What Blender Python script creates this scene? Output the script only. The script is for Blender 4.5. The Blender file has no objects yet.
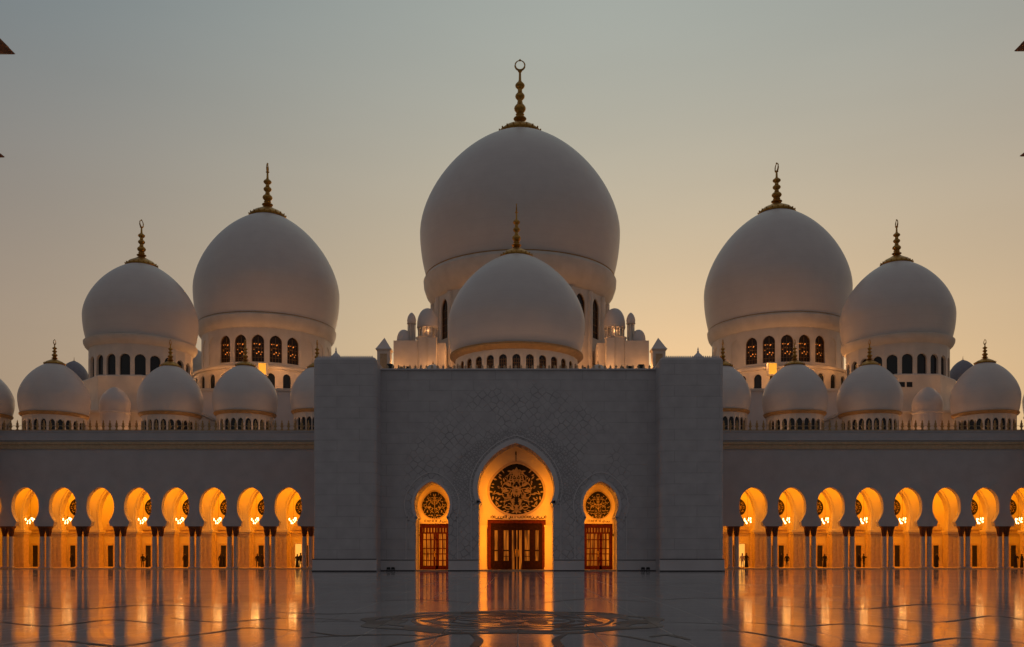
import bpy, bmesh, math, random
from math import sin, cos, pi, sqrt, radians, atan2
from mathutils import Vector
from mathutils.geometry import tessellate_polygon
random.seed(7)
S = bpy.context.scene
COL = S.collection
F = 900.0; HC = 1.9; YH = 553.0; XC = 518.0
# ------------------------------------------------------------------ camera
cam = bpy.data.objects.new('camera', bpy.data.cameras.new('camera')); COL.objects.link(cam)
cam.location = (0, 0, HC); cam.rotation_euler = (radians(90), 0, 0)
cam.data.sensor_width = 36; cam.data.lens = F/1024*36
cam.data.shift_x = (512-XC)/1024; cam.data.shift_y = (YH-323.5)/1024
cam.data.clip_start = 0.1; cam.data.clip_end = 20000
S.camera = cam
# ------------------------------------------------------------------ colour management
S.view_settings.view_transform = 'Standard'; S.view_settings.look = 'None'
S.view_settings.exposure = 0; S.view_settings.gamma = 1
def lin(r, g, b):
    f = lambda c: (c/255/12.92 if c/255 <= .04045 else ((c/255+.055)/1.055)**2.4)
    return (f(r), f(g), f(b), 1)
# ------------------------------------------------------------------ world: dusk sky
W = bpy.data.worlds.new('World'); S.world = W; W.use_nodes = True
nt = W.node_tree; nt.nodes.clear()
def N(t, **k):
    n = nt.nodes.new(t)
    for a, b in k.items(): setattr(n, a, b)
    return n
def L(a, b): nt.links.new(a, b)
def mth(op, a, b=None, c=None):
    n = N('ShaderNodeMath', operation=op)
    for i, v in enumerate((a, b, c)):
        if v is None: continue
        if isinstance(v, (int, float)): n.inputs[i].default_value = v
        else: L(v, n.inputs[i])
    return n.outputs[0]
def mr(v, a, b, c, d):
    n = N('ShaderNodeMapRange', interpolation_type='SMOOTHSTEP'); L(v, n.inputs[0])
    for i, x in enumerate((a, b, c, d)): n.inputs[i+1].default_value = x
    return n.outputs[0]
def mixc(f, a, b):
    n = N('ShaderNodeMix', data_type='RGBA')
    L(f, n.inputs[0])
    for s, v in ((6, a), (7, b)):
        if isinstance(v, tuple): n.inputs[s].default_value = v
        else: L(v, n.inputs[s])
    return n.outputs[2]
tc = N('ShaderNodeTexCoord'); sp = N('ShaderNodeSeparateXYZ'); L(tc.outputs['Generated'], sp.inputs[0])
dx, dy, dz = sp.outputs
hor = mth('SQRT', mth('ADD', mth('MULTIPLY', dx, dx), mth('MULTIPLY', dy, dy)))
az = mth('ABSOLUTE', mth('SUBTRACT', mth('DIVIDE', dx, mth('MAXIMUM', hor, .001)), .12))
taz = mr(az, 0.0, .80, 1, 0)
rt = mr(dx, -.5, .5, 0, 1)
h_edge = mixc(rt, lin(152, 128, 108), lin(184, 150, 114))
t_edge = mixc(rt, lin(97, 112, 120), lin(132, 135, 132))
c_h = mixc(taz, h_edge, lin(202, 176, 133))
c_t = mixc(taz, t_edge, lin(152, 160, 154))
front = mixc(mr(dz, .10, .58, 0, 1), c_h, c_t)
rear = mixc(mr(dz, .0, .8, 0, 1), (.078, .067, .068, 1), (.128, .121, .128, 1))
hz = N('ShaderNodeTexNoise'); hz.inputs['Scale'].default_value = 2.2; hz.inputs['Detail'].default_value = 5
hm = N('ShaderNodeMapping'); hm.inputs['Scale'].default_value = (1, 1, 5); L(tc.outputs['Generated'], hm.inputs[0]); L(hm.outputs[0], hz.inputs[0])
hv = N('ShaderNodeVectorMath', operation='SCALE'); L(front, hv.inputs[0]); L(mr(hz.outputs[0], .3, .7, .98, 1.02), hv.inputs['Scale'])
full = mixc(mr(dy, .0, .72, 0, 1), rear, hv.outputs[0])
sky = N('ShaderNodeTexSky', sky_type='NISHITA'); sky.sun_disc = False
sky.sun_elevation = radians(1.0); sky.sun_rotation = radians(10); sky.dust_density = 3
bg = N('ShaderNodeBackground'); L(full, bg.inputs[0]); bg.inputs[1].default_value = 1.0
bg2 = N('ShaderNodeBackground'); L(sky.outputs[0], bg2.inputs[0]); bg2.inputs[1].default_value = .05
ad = N('ShaderNodeAddShader'); L(bg.outputs[0], ad.inputs[0]); L(bg2.outputs[0], ad.inputs[1])
wo = N('ShaderNodeOutputWorld'); L(ad.outputs[0], wo.inputs[0])
# ------------------------------------------------------------------ sun: already at the horizon behind the domes
sun = bpy.data.objects.new('sun', bpy.data.lights.new('sun', 'SUN')); COL.objects.link(sun)
sun.data.energy = .12; sun.data.angle = radians(12); sun.data.color = (1, .72, .5)
sun.rotation_euler = Vector((-.17, -1, -.03)).to_track_quat('-Z', 'Y').to_euler()
WARM = (1, .295, .003)
def area(name, loc, size, direction, power, color=WARM):
    l = bpy.data.lights.new(name, 'AREA'); l.shape = 'RECTANGLE'; l.size, l.size_y = size
    l.energy = power; l.color = color
    o = bpy.data.objects.new(name, l); COL.objects.link(o); o.location = loc
    o.rotation_euler = Vector(direction).to_track_quat('-Z', 'Y').to_euler(); return o
def point(name, loc, power, color=(1, .50, .20), r=.15):
    l = bpy.data.lights.new(name, 'POINT'); l.energy = power; l.color = color; l.shadow_soft_size = r
    o = bpy.data.objects.new(name, l); COL.objects.link(o); o.location = loc; return o
# ------------------------------------------------------------------ materials
class M:
    def __init__(s, name):
        s.m = bpy.data.materials.new(name); s.m.use_nodes = True; s.t = s.m.node_tree
        s.b = s.t.nodes['Principled BSDF']
    def n(s, t, **k):
        n = s.t.nodes.new(t)
        for a, b in k.items(): setattr(n, a, b)
        return n
    def l(s, a, b): s.t.links.new(a, b)
    def base(s, c, rough=.5, metal=0, spec=.5):
        s.b.inputs['Base Color'].default_value = (*c, 1); s.b.inputs['Roughness'].default_value = rough
        s.b.inputs['Metallic'].default_value = metal; s.b.inputs['Specular IOR Level'].default_value = spec
        return s
    def coord(s, scale=(1, 1, 1), which='Object'):
        t = s.n('ShaderNodeTexCoord'); m = s.n('ShaderNodeMapping'); m.inputs['Scale'].default_value = scale
        s.l(t.outputs[which], m.inputs[0]); return m.outputs[0]
    def noise(s, sc, det=4, co=None, dist=0):
        n = s.n('ShaderNodeTexNoise'); n.inputs['Scale'].default_value = sc; n.inputs['Detail'].default_value = det
        n.inputs['Distortion'].default_value = dist
        s.l(co if co else s.coord(), n.inputs[0]); return n.outputs[0]
    def rng(s, v, a, b, c, d):
        n = s.n('ShaderNodeMapRange'); s.l(v, n.inputs[0])
        for i, x in enumerate((a, b, c, d)): n.inputs[i+1].default_value = x
        return n.outputs[0]
    def mul(s, a, b):
        n = s.n('ShaderNodeMath', operation='MULTIPLY')
        for i, v in enumerate((a, b)):
            if isinstance(v, (int, float)): n.inputs[i].default_value = v
            else: s.l(v, n.inputs[i])
        return n.outputs[0]
    def mx(s, f, a, b):
        n = s.n('ShaderNodeMix', data_type='RGBA'); s.l(f, n.inputs[0])
        for q, v in ((6, a), (7, b)):
            if isinstance(v, tuple): n.inputs[q].default_value = (*v[:3], 1)
            else: s.l(v, n.inputs[q])
        return n.outputs[2]
    def bump(s, h, strength, dist=.05):
        n = s.n('ShaderNodeBump'); n.inputs['Strength'].default_value = strength; n.inputs['Distance'].default_value = dist
        s.l(h, n.inputs['Height']); s.l(n.outputs[0], s.b.inputs['Normal'])
    def col(s, c): s.l(c, s.b.inputs['Base Color'])
def mk(name, c, rough=.5, metal=0, var=.12, nsc=1.5, spec=.4, bump=0):
    m = M(name).base(c, rough, metal, spec)
    n = m.noise(nsc, 5)
    m.col(m.mx(m.rng(n, .3, .7, 0, 1), tuple(x*(1-var) for x in c), tuple(min(1, x*(1+var)) for x in c)))
    if bump: m.bump(m.noise(nsc*8, 3), bump, .03)
    return m.m
MARBLE = mk('white_marble', (.62, .59, .60), .45, var=.07, nsc=.35, bump=.15)
CREAM = mk('cream_marble', (.66, .60, .54), .5, var=.08, nsc=.6, bump=.15)
TRIM = mk('ochre_trim', (.42, .25, .10), .45, var=.15, nsc=2)
GOLD = mk('gilded_metal', (.50, .27, .06), .38, metal=.85, var=.25, nsc=3)
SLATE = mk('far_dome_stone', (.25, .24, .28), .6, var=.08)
BLACK = mk('black_metal', (.02, .02, .022), .5)
WOOD = mk('dark_door_wood', (.022, .007, .005), .75, var=.35, nsc=4, bump=.2, spec=.08)
WOODM = mk('reddish_door_frame_wood', (.10, .018, .005), .75, var=.3, nsc=4, spec=.05)
WOODL = mk('red_door_wood', (.055, .009, .003), .75, var=.35, nsc=4, bump=.2, spec=.05)
OCHRE = mk('ochre_stone', (.50, .36, .22), .5, var=.12, nsc=3)
COLM = mk('column_marble', (.48, .45, .44), .35, var=.12, nsc=3)
CAPM = mk('bronze_capital', (.16, .055, .022), .5, metal=.2, var=.3, nsc=6, bump=.4)
BALC = mk('balcony_bronze', (.22, .10, .05), .6, var=.3, nsc=2)
SAND = mk('desert_ground', (.25, .21, .17), .9, nsc=.05)
SKIN = mk('skin', (.35, .2, .13), .6); CLK = mk('black_cloth', (.012, .011, .013), .8); CLW = mk('pale_cloth', (.45, .40, .36), .8)
def dome_mat():
    m = M('dome_marble').base((.62, .59, .60), .42, 0, .35)
    co = m.coord()
    sep = m.n('ShaderNodeSeparateXYZ'); m.l(co, sep.inputs[0])
    w = m.n('ShaderNodeMath', operation='FRACT'); m.l(m.mul(sep.outputs[2], .85), w.inputs[0])
    seam = m.rng(w.outputs[0], .0, .07, 1, 0)
    n = m.noise(.5, 5, co)
    c = m.mx(m.rng(n, .3, .7, 0, 1), (.67, .62, .60), (.71, .66, .635))
    m.col(m.mx(m.mul(seam, .16), c, (.42, .38, .36)))
    m.bump(m.noise(9, 3, co), .12, .02)
    return m.m
DOME = dome_mat()
def facade_mat():
    """white marble cladding: block joints, and a carved lattice of vines over the arches"""
    m = M('carved_facade_marble').base((.5, .48, .5), .5, 0, .3)
    t = m.n('ShaderNodeTexCoord')
    sep = m.n('ShaderNodeSeparateXYZ'); m.l(t.outputs['Object'], sep.inputs[0])
    cmb = m.n('ShaderNodeCombineXYZ'); m.l(sep.outputs[0], cmb.inputs[0]); m.l(sep.outputs[2], cmb.inputs[1])
    br = m.n('ShaderNodeTexBrick'); m.l(cmb.outputs[0], br.inputs[0])
    br.inputs['Scale'].default_value = 1; br.inputs['Brick Width'].default_value = 4.6; br.inputs['Row Height'].default_value = 1.12
    br.inputs['Mortar Size'].default_value = .035; br.inputs['Mortar Smooth'].default_value = .4
    br.inputs['Color1'].default_value = (0, 0, 0, 1); br.inputs['Color2'].default_value = (.6, .6, .6, 1); br.inputs['Mortar'].default_value = (1, 1, 1, 1)
    joint = br.outputs['Fac']
    # lattice of vines
    mp = m.n('ShaderNodeMapping'); mp.inputs['Rotation'].default_value = (0, 0, radians(45)); m.l(cmb.outputs[0], mp.inputs[0])
    def vor(sc, rnd, th):
        v = m.n('ShaderNodeTexVoronoi', feature='DISTANCE_TO_EDGE', voronoi_dimensions='2D'); v.inputs['Scale'].default_value = sc
        v.inputs['Randomness'].default_value = rnd; m.l(mp.outputs[0], v.inputs[0])
        return m.rng(v.outputs[0], 0, th, 1, 0)
    big = vor(1.45, .5, .10); fine = vor(3.2, .9, .16)
    # region of the carving: distance from the axis and the arches
    def dist(cx, cz, sx):
        a = m.n('ShaderNodeMath', operation='SUBTRACT'); m.l(sep.outputs[0], a.inputs[0]); a.inputs[1].default_value = cx
        b = m.n('ShaderNodeMath', operation='SUBTRACT'); m.l(sep.outputs[2], b.inputs[0]); b.inputs[1].default_value = cz
        h = m.n('ShaderNodeMath', operation='ADD'); m.l(m.mul(m.mul(a.outputs[0], a.outputs[0]), sx), h.inputs[0]); m.l(m.mul(b.outputs[0], b.outputs[0]), h.inputs[1])
        s = m.n('ShaderNodeMath', operation='SQRT'); m.l(h.outputs[0], s.inputs[0]); return s.outputs[0]
    d = dist(0, 8.6, .85)
    reg = m.mul(m.rng(d, 10.5, 11.6, 1, 0), m.rng(m.noise(.28, 2, cmb.outputs[0]), .36, .46, 0, 1))
    fineband = m.mul(m.rng(d, 6.2, 6.6, 1, 0), m.rng(sep.outputs[2], 6, 8, 0, 1))
    patchy = m.rng(m.noise(.6, 3, cmb.outputs[0]), .35, .6, .3, 1)
    l1 = m.mul(m.mul(big, reg), patchy); l2 = m.mul(fine, fineband)
    mxn = m.n('ShaderNodeMath', operation='MAXIMUM'); m.l(l1, mxn.inputs[0]); m.l(l2, mxn.inputs[1])
    inv = m.rng(reg, 0, 1, 1, 0)
    jn = m.mul(m.mul(m.mul(joint, inv), patchy), .5)
    mx2 = m.n('ShaderNodeMath', operation='MAXIMUM'); m.l(mxn.outputs[0], mx2.inputs[0]); m.l(jn, mx2.inputs[1])
    n = m.noise(.8, 6, cmb.outputs[0])
    tone = m.mx(m.rng(n, .3, .7, 0, 1), (.47, .45, .465), (.56, .54, .55))
    tone = m.mx(m.mul(br.outputs['Color'], .18), tone, (.40, .38, .40))
    m.col(m.mx(m.mul(mx2.outputs[0], .62), tone, (.16, .15, .16)))
    hgt = m.rng(mx2.outputs[0], 0, 1, 1, 0); m.bump(hgt, .5, .05)
    return m.m
FACADE = facade_mat()
DARKST = mk('dark_granite', (.06, .055, .06), .4)
def wing_mat():
    m = M('wing_wall_marble').base((.5, .48, .5), .5, 0, .3)
    t = m.n('ShaderNodeTexCoord'); sep = m.n('ShaderNodeSeparateXYZ'); m.l(t.outputs['Object'], sep.inputs[0])
    cmb = m.n('ShaderNodeCombineXYZ'); m.l(sep.outputs[0], cmb.inputs[0]); m.l(sep.outputs[2], cmb.inputs[1])
    v = m.n('ShaderNodeTexVoronoi', feature='DISTANCE_TO_EDGE', voronoi_dimensions='2D'); v.inputs['Scale'].default_value = .7; m.l(cmb.outputs[0], v.inputs[0])
    ln = m.mul(m.rng(v.outputs[0], 0, .05, 1, 0), m.rng(m.noise(.25, 3, cmb.outputs[0]), .45, .6, 0, .5))
    n = m.noise(.6, 6, cmb.outputs[0])
    m.col(m.mx(m.mul(ln, .3), m.mx(m.rng(n, .3, .7, 0, 1), (.43, .415, .43), (.49, .475, .49)), (.26, .25, .26)))
    m.bump(m.noise(4, 4, cmb.outputs[0]), .2, .03)
    return m.m
WINGM = wing_mat()
def floor_mat(name, c1, c2, rough, spec):
    m = M(name).base(c1, rough, 0, spec)
    co = m.coord()
    br = m.n('ShaderNodeTexBrick'); m.l(co, br.inputs[0]); br.offset = 0
    br.inputs['Scale'].default_value = 1; br.inputs['Brick Width'].default_value = 1.8; br.inputs['Row Height'].default_value = 1.2
    br.inputs['Mortar Size'].default_value = .012
    br.inputs['Color1'].default_value = (.0, .0, .0, 1); br.inputs['Color2'].default_value = (1, 1, 1, 1); br.inputs['Mortar'].default_value = (.5, .5, .5, 1)
    n = m.noise(.35, 6, co, 1.2)
    c = m.mx(m.rng(n, .35, .65, 0, 1), c1, c2)
    c = m.mx(m.mul(br.outputs['Color'], .12), c, (.9, .9, .9))
    m.col(m.mx(m.mul(br.outputs['Fac'], .5), c, tuple(x*.4 for x in c1)))
    # worn patches and slightly different polish from slab to slab
    r1 = m.rng(m.noise(.22, 5, m.coord((.25, 1, 1)), .6), .35, .7, rough*.75, rough*1.5)
    ra = m.n('ShaderNodeMath', operation='ADD'); m.l(r1, ra.inputs[0]); m.l(m.mul(br.outputs['Fac'], .2), ra.inputs[1])
    m.l(ra.outputs[0], m.b.inputs['Roughness'])
    m.bump(m.noise(.9, 3, m.coord((.35, 1.3, 1))), .035, .05)
    return m.m
FLOOR = floor_mat('polished_courtyard_marble', (.25, .24, .245), (.32, .31, .315), .09, 1.0)
INLAY = floor_mat('dark_inlay_marble', (.055, .030, .028), (.07, .04, .036), .38, .10)
def glass_dark():
    m = M('dark_window_glass').base((.012, .015, .022), .15, 0, .5)
    return m.m
GLASS = glass_dark()
def lit_glass(name, strength, dots=True):
    """window with small lamps burning behind it"""
    m = M(name).base((.03, .02, .015), .3, 0, .3)
    if dots:
        v = m.n('ShaderNodeTexVoronoi', feature='F1'); v.inputs['Scale'].default_value = 2.9; v.inputs['Randomness'].default_value = .75
        m.l(m.coord((1, 1, 1.1)), v.inputs[0])
        d = m.rng(v.outputs['Distance'], .12, .36, 1, 0)
        sep = m.n('ShaderNodeSeparateXYZ'); m.l(m.coord(), sep.inputs[0])
        band = m.mul(m.rng(sep.outputs[2], 2.9, 3.1, 0, 1), m.rng(sep.outputs[2], 5.0, 5.2, 1, 0))
        vis = m.rng(m.noise(.9, 2), .42, .6, 0, 1)
        e = m.mul(m.mul(m.mul(d, band), vis), strength)
        m.b.inputs['Emission Color'].default_value = (1, .26, .035, 1)
    else:
        n = m.noise(1.0, 4, m.coord((5.5, 1, .35)), .8)
        e = m.mul(m.rng(n, .38, .62, .12, 1), strength)
        m.b.inputs['Emission Color'].default_value = (1, .24, .015, 1)
    m.l(e, m.b.inputs['Emission Strength'])
    return m.m
DRUMLIT = lit_glass('lamplit_drum_window', 2.0)
SIDELIT = lit_glass('lamplit_side_door_glass', .55, False)
DOORLIT = lit_glass('lamplit_door_glass', .5, False)
def emit(name, c, s):
    m = M(name).base((.5, .3, .1), .5); m.b.inputs['Emission Color'].default_value = (*c, 1); m.b.inputs['Emission Strength'].default_value = s; return m.m
BULB = emit('glowing_bulb', (1, .62, .22), 9)
LITPANEL = emit('lit_window_panel', (1, .42, .03), .85)
LITDOOR = emit('lit_room_beyond', (1, .55, .10), .8)
# ------------------------------------------------------------------ mesh helpers
class MB:
    def __init__(s): s.v = []; s.f = []; s.sm = []
    def add(s, vs, fs, smooth=False):
        k = len(s.v); s.v += [tuple(x) for x in vs]; s.f += [[i+k for i in f] for f in fs]; s.sm += [smooth]*len(fs)
    def box(s, x0, x1, y0, y1, z0, z1):
        vs = [(x, y, z) for z in (z0, z1) for y in (y0, y1) for x in (x0, x1)]
        s.add(vs, [(0, 2, 3, 1), (4, 5, 7, 6), (0, 1, 5, 4), (2, 6, 7, 3), (0, 4, 6, 2), (1, 3, 7, 5)])
    def lathe(s, prof, cx=0, cy=0, n=64, smooth=True, cz=0, a0=0):
        vs = []; fs = []
        for r, z in prof:
            for i in range(n):
                a = 2*pi*i/n+a0; vs.append((cx+r*cos(a), cy+r*sin(a), cz+z))
        for j in range(len(prof)-1):
            for i in range(n):
                i2 = (i+1) % n; fs.append((j*n+i, j*n+i2, (j+1)*n+i2, (j+1)*n+i))
        fs.append(tuple(range(n))[::-1]); fs.append(tuple((len(prof)-1)*n+i for i in range(n)))
        s.add(vs, fs, smooth)
    def poly(s, outer, y0, y1, holes=(), tf=None):
        """2D outline in (x, z), extruded from y0 to y1, with holes; tf maps a point"""
        loops = [outer]+list(holes)
        flat = [p for l in loops for p in l]; n = len(flat)
        tris = tessellate_polygon([[Vector((p[0], p[1], 0)) for p in l] for l in loops])
        vs = [(p[0], y0, p[1]) for p in flat]+[(p[0], y1, p[1]) for p in flat]
        if tf: vs = [tf(v) for v in vs]
        fs = [tuple(t) for t in tris]+[tuple(i+n for i in t[::-1]) for t in tris]
        k = 0
        for l in loops:
            m = len(l)
            for i in range(m): a, b = k+i, k+(i+1) % m; fs.append((a, b, b+n, a+n))
            k += m
        s.add(vs, fs)
    def band(s, a, b, y0, y1):
        """strip between two open outlines of the same length, extruded"""
        n = len(a); vs = [(p[0], y, p[1]) for y in (y0, y1) for l in (a, b) for p in l]; fs = []
        for i in range(n-1):
            fs += [(i, i+1, n+i+1, n+i), (2*n+i, 3*n+i, 3*n+i+1, 2*n+i+1), (n+i, n+i+1, 3*n+i+1, 3*n+i), (i, 2*n+i, 2*n+i+1, i+1)]
        fs += [(0, n, 3*n, 2*n), (n-1, 3*n-1, 4*n-1, 2*n-1)]
        s.add(vs, fs)
    def tube(s, pts, rad, n=8, closed=False):
        vs = []; fs = []; m = len(pts)
        rs = rad if isinstance(rad, (list, tuple)) else [rad]*m
        for i, p in enumerate(pts):
            p = Vector(p)
            q = Vector(pts[(i+1) % m] if closed or i < m-1 else pts[i]); o = Vector(pts[i-1] if closed or i > 0 else pts[i])
            d = (q-o).normalized(); u = d.cross(Vector((0, 0, 1)))
            if u.length < .01: u = d.cross(Vector((1, 0, 0)))
            u.normalize(); w = d.cross(u)
            for k in range(n): a = 2*pi*k/n; vs.append(tuple(p+(u*cos(a)+w*sin(a))*rs[i]))
        for i in range(m if closed else m-1):
            j = (i+1) % m
            for k in range(n): k2 = (k+1) % n; fs.append((i*n+k, i*n+k2, j*n+k2, j*n+k))
        if not closed: fs += [tuple(range(n))[::-1], tuple((m-1)*n+k for k in range(n))]
        s.add(vs, fs, True)
    def sphere(s, c, r, n=10, sz=1):
        s.lathe([(max(r*sin(pi*i/n), 1e-4), -r*sz*cos(pi*i/n)) for i in range(n+1)], c[0], c[1], n*2 if n < 10 else 20, True, c[2])
    def build(s, name, mat, parent=None, loc=None):
        me = bpy.data.meshes.new(name); me.from_pydata(s.v, [], s.f)
        bm = bmesh.new(); bm.from_mesh(me); bmesh.ops.remove_doubles(bm, verts=bm.verts, dist=1e-5)
        bmesh.ops.recalc_face_normals(bm, faces=bm.faces); bm.to_mesh(me); bm.free()
        me.materials.append(mat)
        if any(s.sm):
            me.polygons.foreach_set('use_smooth', [True]*len(me.polygons)); me.set_sharp_from_angle(angle=radians(40))
        o = bpy.data.objects.new(name, me); COL.objects.link(o)
        if parent: o.parent = parent
        if loc: o.location = loc
        return o
def tag(o, label=None, cat=None, group=None, kind=None):
    if label: o['label'] = label
    if cat: o['category'] = cat
    if group: o['group'] = group
    if kind: o['kind'] = kind
    return o
def thing(name, loc, label, cat, group=None, rz=0):
    o = bpy.data.objects.new(name, None); COL.objects.link(o); o.location = loc; o.rotation_euler = (0, 0, rz); o.empty_display_size = .5
    return tag(o, label, cat, group)
def dup(o, parent, loc=None, rz=None):
    c = o.copy(); COL.objects.link(c); c.parent = parent
    if loc is not None: c.location = loc
    if rz is not None: c.rotation_euler = (0, 0, rz)
    for ch in list(o.children): dup(ch, c)
    return c
def X(px, D): return (px-XC)*D/F
def Z(py, D): return HC+(YH-py)*D/F
def smooth(pts, k=5):
    out = []; n = len(pts)
    for i in range(n-1):
        p0 = pts[max(i-1, 0)]; p1 = pts[i]; p2 = pts[i+1]; p3 = pts[min(i+2, n-1)]
        for j in range(k):
            t = j/k
            out.append(tuple(.5*((2*p1[a])+(-p0[a]+p2[a])*t+(2*p0[a]-5*p1[a]+4*p2[a]-p3[a])*t*t+(-p0[a]+3*p1[a]-3*p2[a]+p3[a])*t**3) for a in range(2)))
    out.append(pts[-1]); return out
def arch_outline(bottom, curve, D, sx=1):
    """left foot -> apex -> right foot, from (half width px, y px) pairs; z absolute, x relative"""
    c = [(w*D/F*sx, Z(y, D)) for w, y in curve]; b = [(w*D/F*sx, Z(y, D)) for w, y in bottom]
    right = b+smooth(c, 5)
    left = [(-x, z) for x, z in right]
    return left+right[::-1][1:]
def offset(line, d):
    out = []
    for i, p in enumerate(line):
        a = Vector(line[max(i-1, 0)]); b = Vector(line[min(i+1, len(line)-1)]); t = (b-a).normalized()
        out.append((p[0]-t.y*d, p[1]+t.x*d))
    return out
# ------------------------------------------------------------------ ground, floor
g = MB(); g.add([(-6000, -3000, -.02), (6000, -3000, -.02), (6000, 9000, -.02), (-6000, 9000, -.02)], [(0, 1, 2, 3)])
tag(g.build('ground', SAND), kind='structure')
g = MB(); g.add([(-95, -40, 0), (95, -40, 0), (95, 130, 0), (-95, 130, 0)], [(0, 1, 2, 3)])
tag(g.build('courtyard_floor', FLOOR), kind='structure')
def FL(px, py): D = F*HC/(py-YH); return ((px-XC)*D/F, D)
# floor medallion: swirling crescents of dark marble laid 4 mm proud, with tendrils running out of it
m = MB(); mcx, mcy, R = (512.5-XC)*25.4/F, 25.3, 4.25
ZR = [.004]
def ribbon(pts, ws):
    ZR[0] += .00012; zr = ZR[0]
    n = len(pts); vs = []
    for i, p in enumerate(pts):
        a = Vector(pts[max(i-1, 0)]); b = Vector(pts[min(i+1, n-1)]); t = (b-a).normalized(); w = ws[i]/2
        vs += [(p[0]-t.y*w, p[1]+t.x*w, zr), (p[0]+t.y*w, p[1]-t.x*w, zr)]
    m.add(vs, [(2*i, 2*i+1, 2*i+3, 2*i+2) for i in range(n-1)])
def polar(r, a): return (mcx+r*cos(a), mcy+r*sin(a))
for k in range(9):
    a = 2*pi*k/9+.25
    ribbon([polar(R*(.70+.27*t), a+.62*t) for t in [i/12 for i in range(13)]], [.05+.95*sin(pi*min(1, (i/12)*1.02)) for i in range(13)])
    ribbon([polar(R*(.42+.2*t), a+.5-.5*t) for t in [i/10 for i in range(11)]], [.03+.50*sin(pi*i/10) for i in range(11)])
for k in range(8):
    a = 2*pi*k/8
    ribbon([polar(R*(.10+.26*t), a+.12*sin(6*t)) for t in [i/8 for i in range(9)]], [.03+.55*sin(pi*i/8) for i in range(9)])
ribbon([polar(R*(.95+.03*sin(9*2*pi*i/108)), 2*pi*i/108) for i in range(109)], [.30+.22*(.5+.5*sin(9*2*pi*i/108))**2 for i in range(109)])
ribbon([polar(R*(.80+.012*sin(18*2*pi*i/144)), 2*pi*i/144) for i in range(145)], [.30]*145)
ribbon([polar(R*.53, 2*pi*i/72) for i in range(73)], [.22]*73)
ribbon([polar(R*.40, 2*pi*i/72) for i in range(73)], [.14]*73)
ribbon([polar(R*.66+.06*sin(7*i/80*2*pi), 2*pi*i/80) for i in range(81)], [.12]*81)
md = m.build('floor_medallion', INLAY); tag(md, kind='structure')
m = MB()
def pxrib(pts, w0):
    q = smooth([FL(*p) for p in pts], 8); n = len(q)
    ribbon(q, [w0*(.25+.75*sin(pi*min(1, .06+.9*i/(n-1)))) for i in range(n)])
for pts, w in [([(300, 638), (350, 635.5), (400, 634.8), (436, 637)], .16), ([(384, 648), (402, 643), (430, 638), (462, 631)], .15),
               ([(468, 655), (474, 647), (479, 640), (470, 633)], .20), ([(566, 655), (560, 647), (556, 640), (566, 634)], .20),
               ([(594, 634), (622, 636), (650, 641), (690, 650)], .14), ([(650, 637), (668, 635), (690, 640)], .22),
               ([(664, 622), (700, 623), (740, 625)], .10), ([(300, 622), (340, 621), (364, 622)], .08),
               ([(270, 612), (330, 614), (380, 612)], .12), ([(660, 600), (700, 598), (745, 600)], .14),
               ([(300, 631), (250, 628), (210, 633), (150, 640)], .14), ([(310, 632), (345, 636), (372, 634)], .12),
               ([(170, 618), (220, 622), (285, 618), (350, 620)], .14), ([(705, 630), (745, 632), (800, 642), (830, 650)], .12),
               ([(745, 622), (800, 626), (850, 624), (910, 630)], .14), ([(0, 645), (60, 641), (120, 646), (170, 638)], .13),
               ([(840, 640), (900, 645), (960, 638), (1024, 643)], .13), ([(0, 622), (50, 626), (110, 620), (160, 624)], .14),
               ([(880, 618), (940, 622), (990, 616), (1024, 620)], .14), ([(20, 606), (80, 609), (150, 605), (230, 608)], .18),
               ([(780, 606), (860, 609), (930, 604), (1010, 608)], .18), ([(360, 602), (420, 600), (480, 603)], .12),
               ([(540, 603), (590, 599), (650, 602)], .12)]: pxrib(pts, w)
tag(m.build('floor_tendril_inlay', INLAY), kind='structure')
# ------------------------------------------------------------------ dome towers
def dome_profile(R, Ht, ring=.93, lf=.31, n=26):
    zc = lf*Ht; a = zc/sqrt(1-ring*ring); hu = Ht-zc; p = []
    for i in range(8): z = zc*i/8; p.append((R*sqrt(1-((zc-z)/a)**2), z))
    for i in range(n+1):
        f = sin(pi/2*i/n); p.append((max(R*max(0, 1-f**1.7)**.625, .001), zc+hu*f))
    return p
def fit(D, px, w, ytop, yring):
    tl, tr = math.atan((px-w-XC)/F), math.atan((px+w-XC)/F); th = (tl+tr)/2; R = D*sin((tr-tl)/2)/cos(th); xx = D*math.tan(th); z0 = Z(yring, D-R*R/D*.5); lo, hi = R*.8, R*2.5
    for _ in range(40):
        h = (lo+hi)/2; t = max((z+z0-HC)/(D-r) for r, z in dome_profile(R, h))
        if YH-F*t > ytop: lo = h
        else: hi = h
    return R, z0, h, xx
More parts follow.
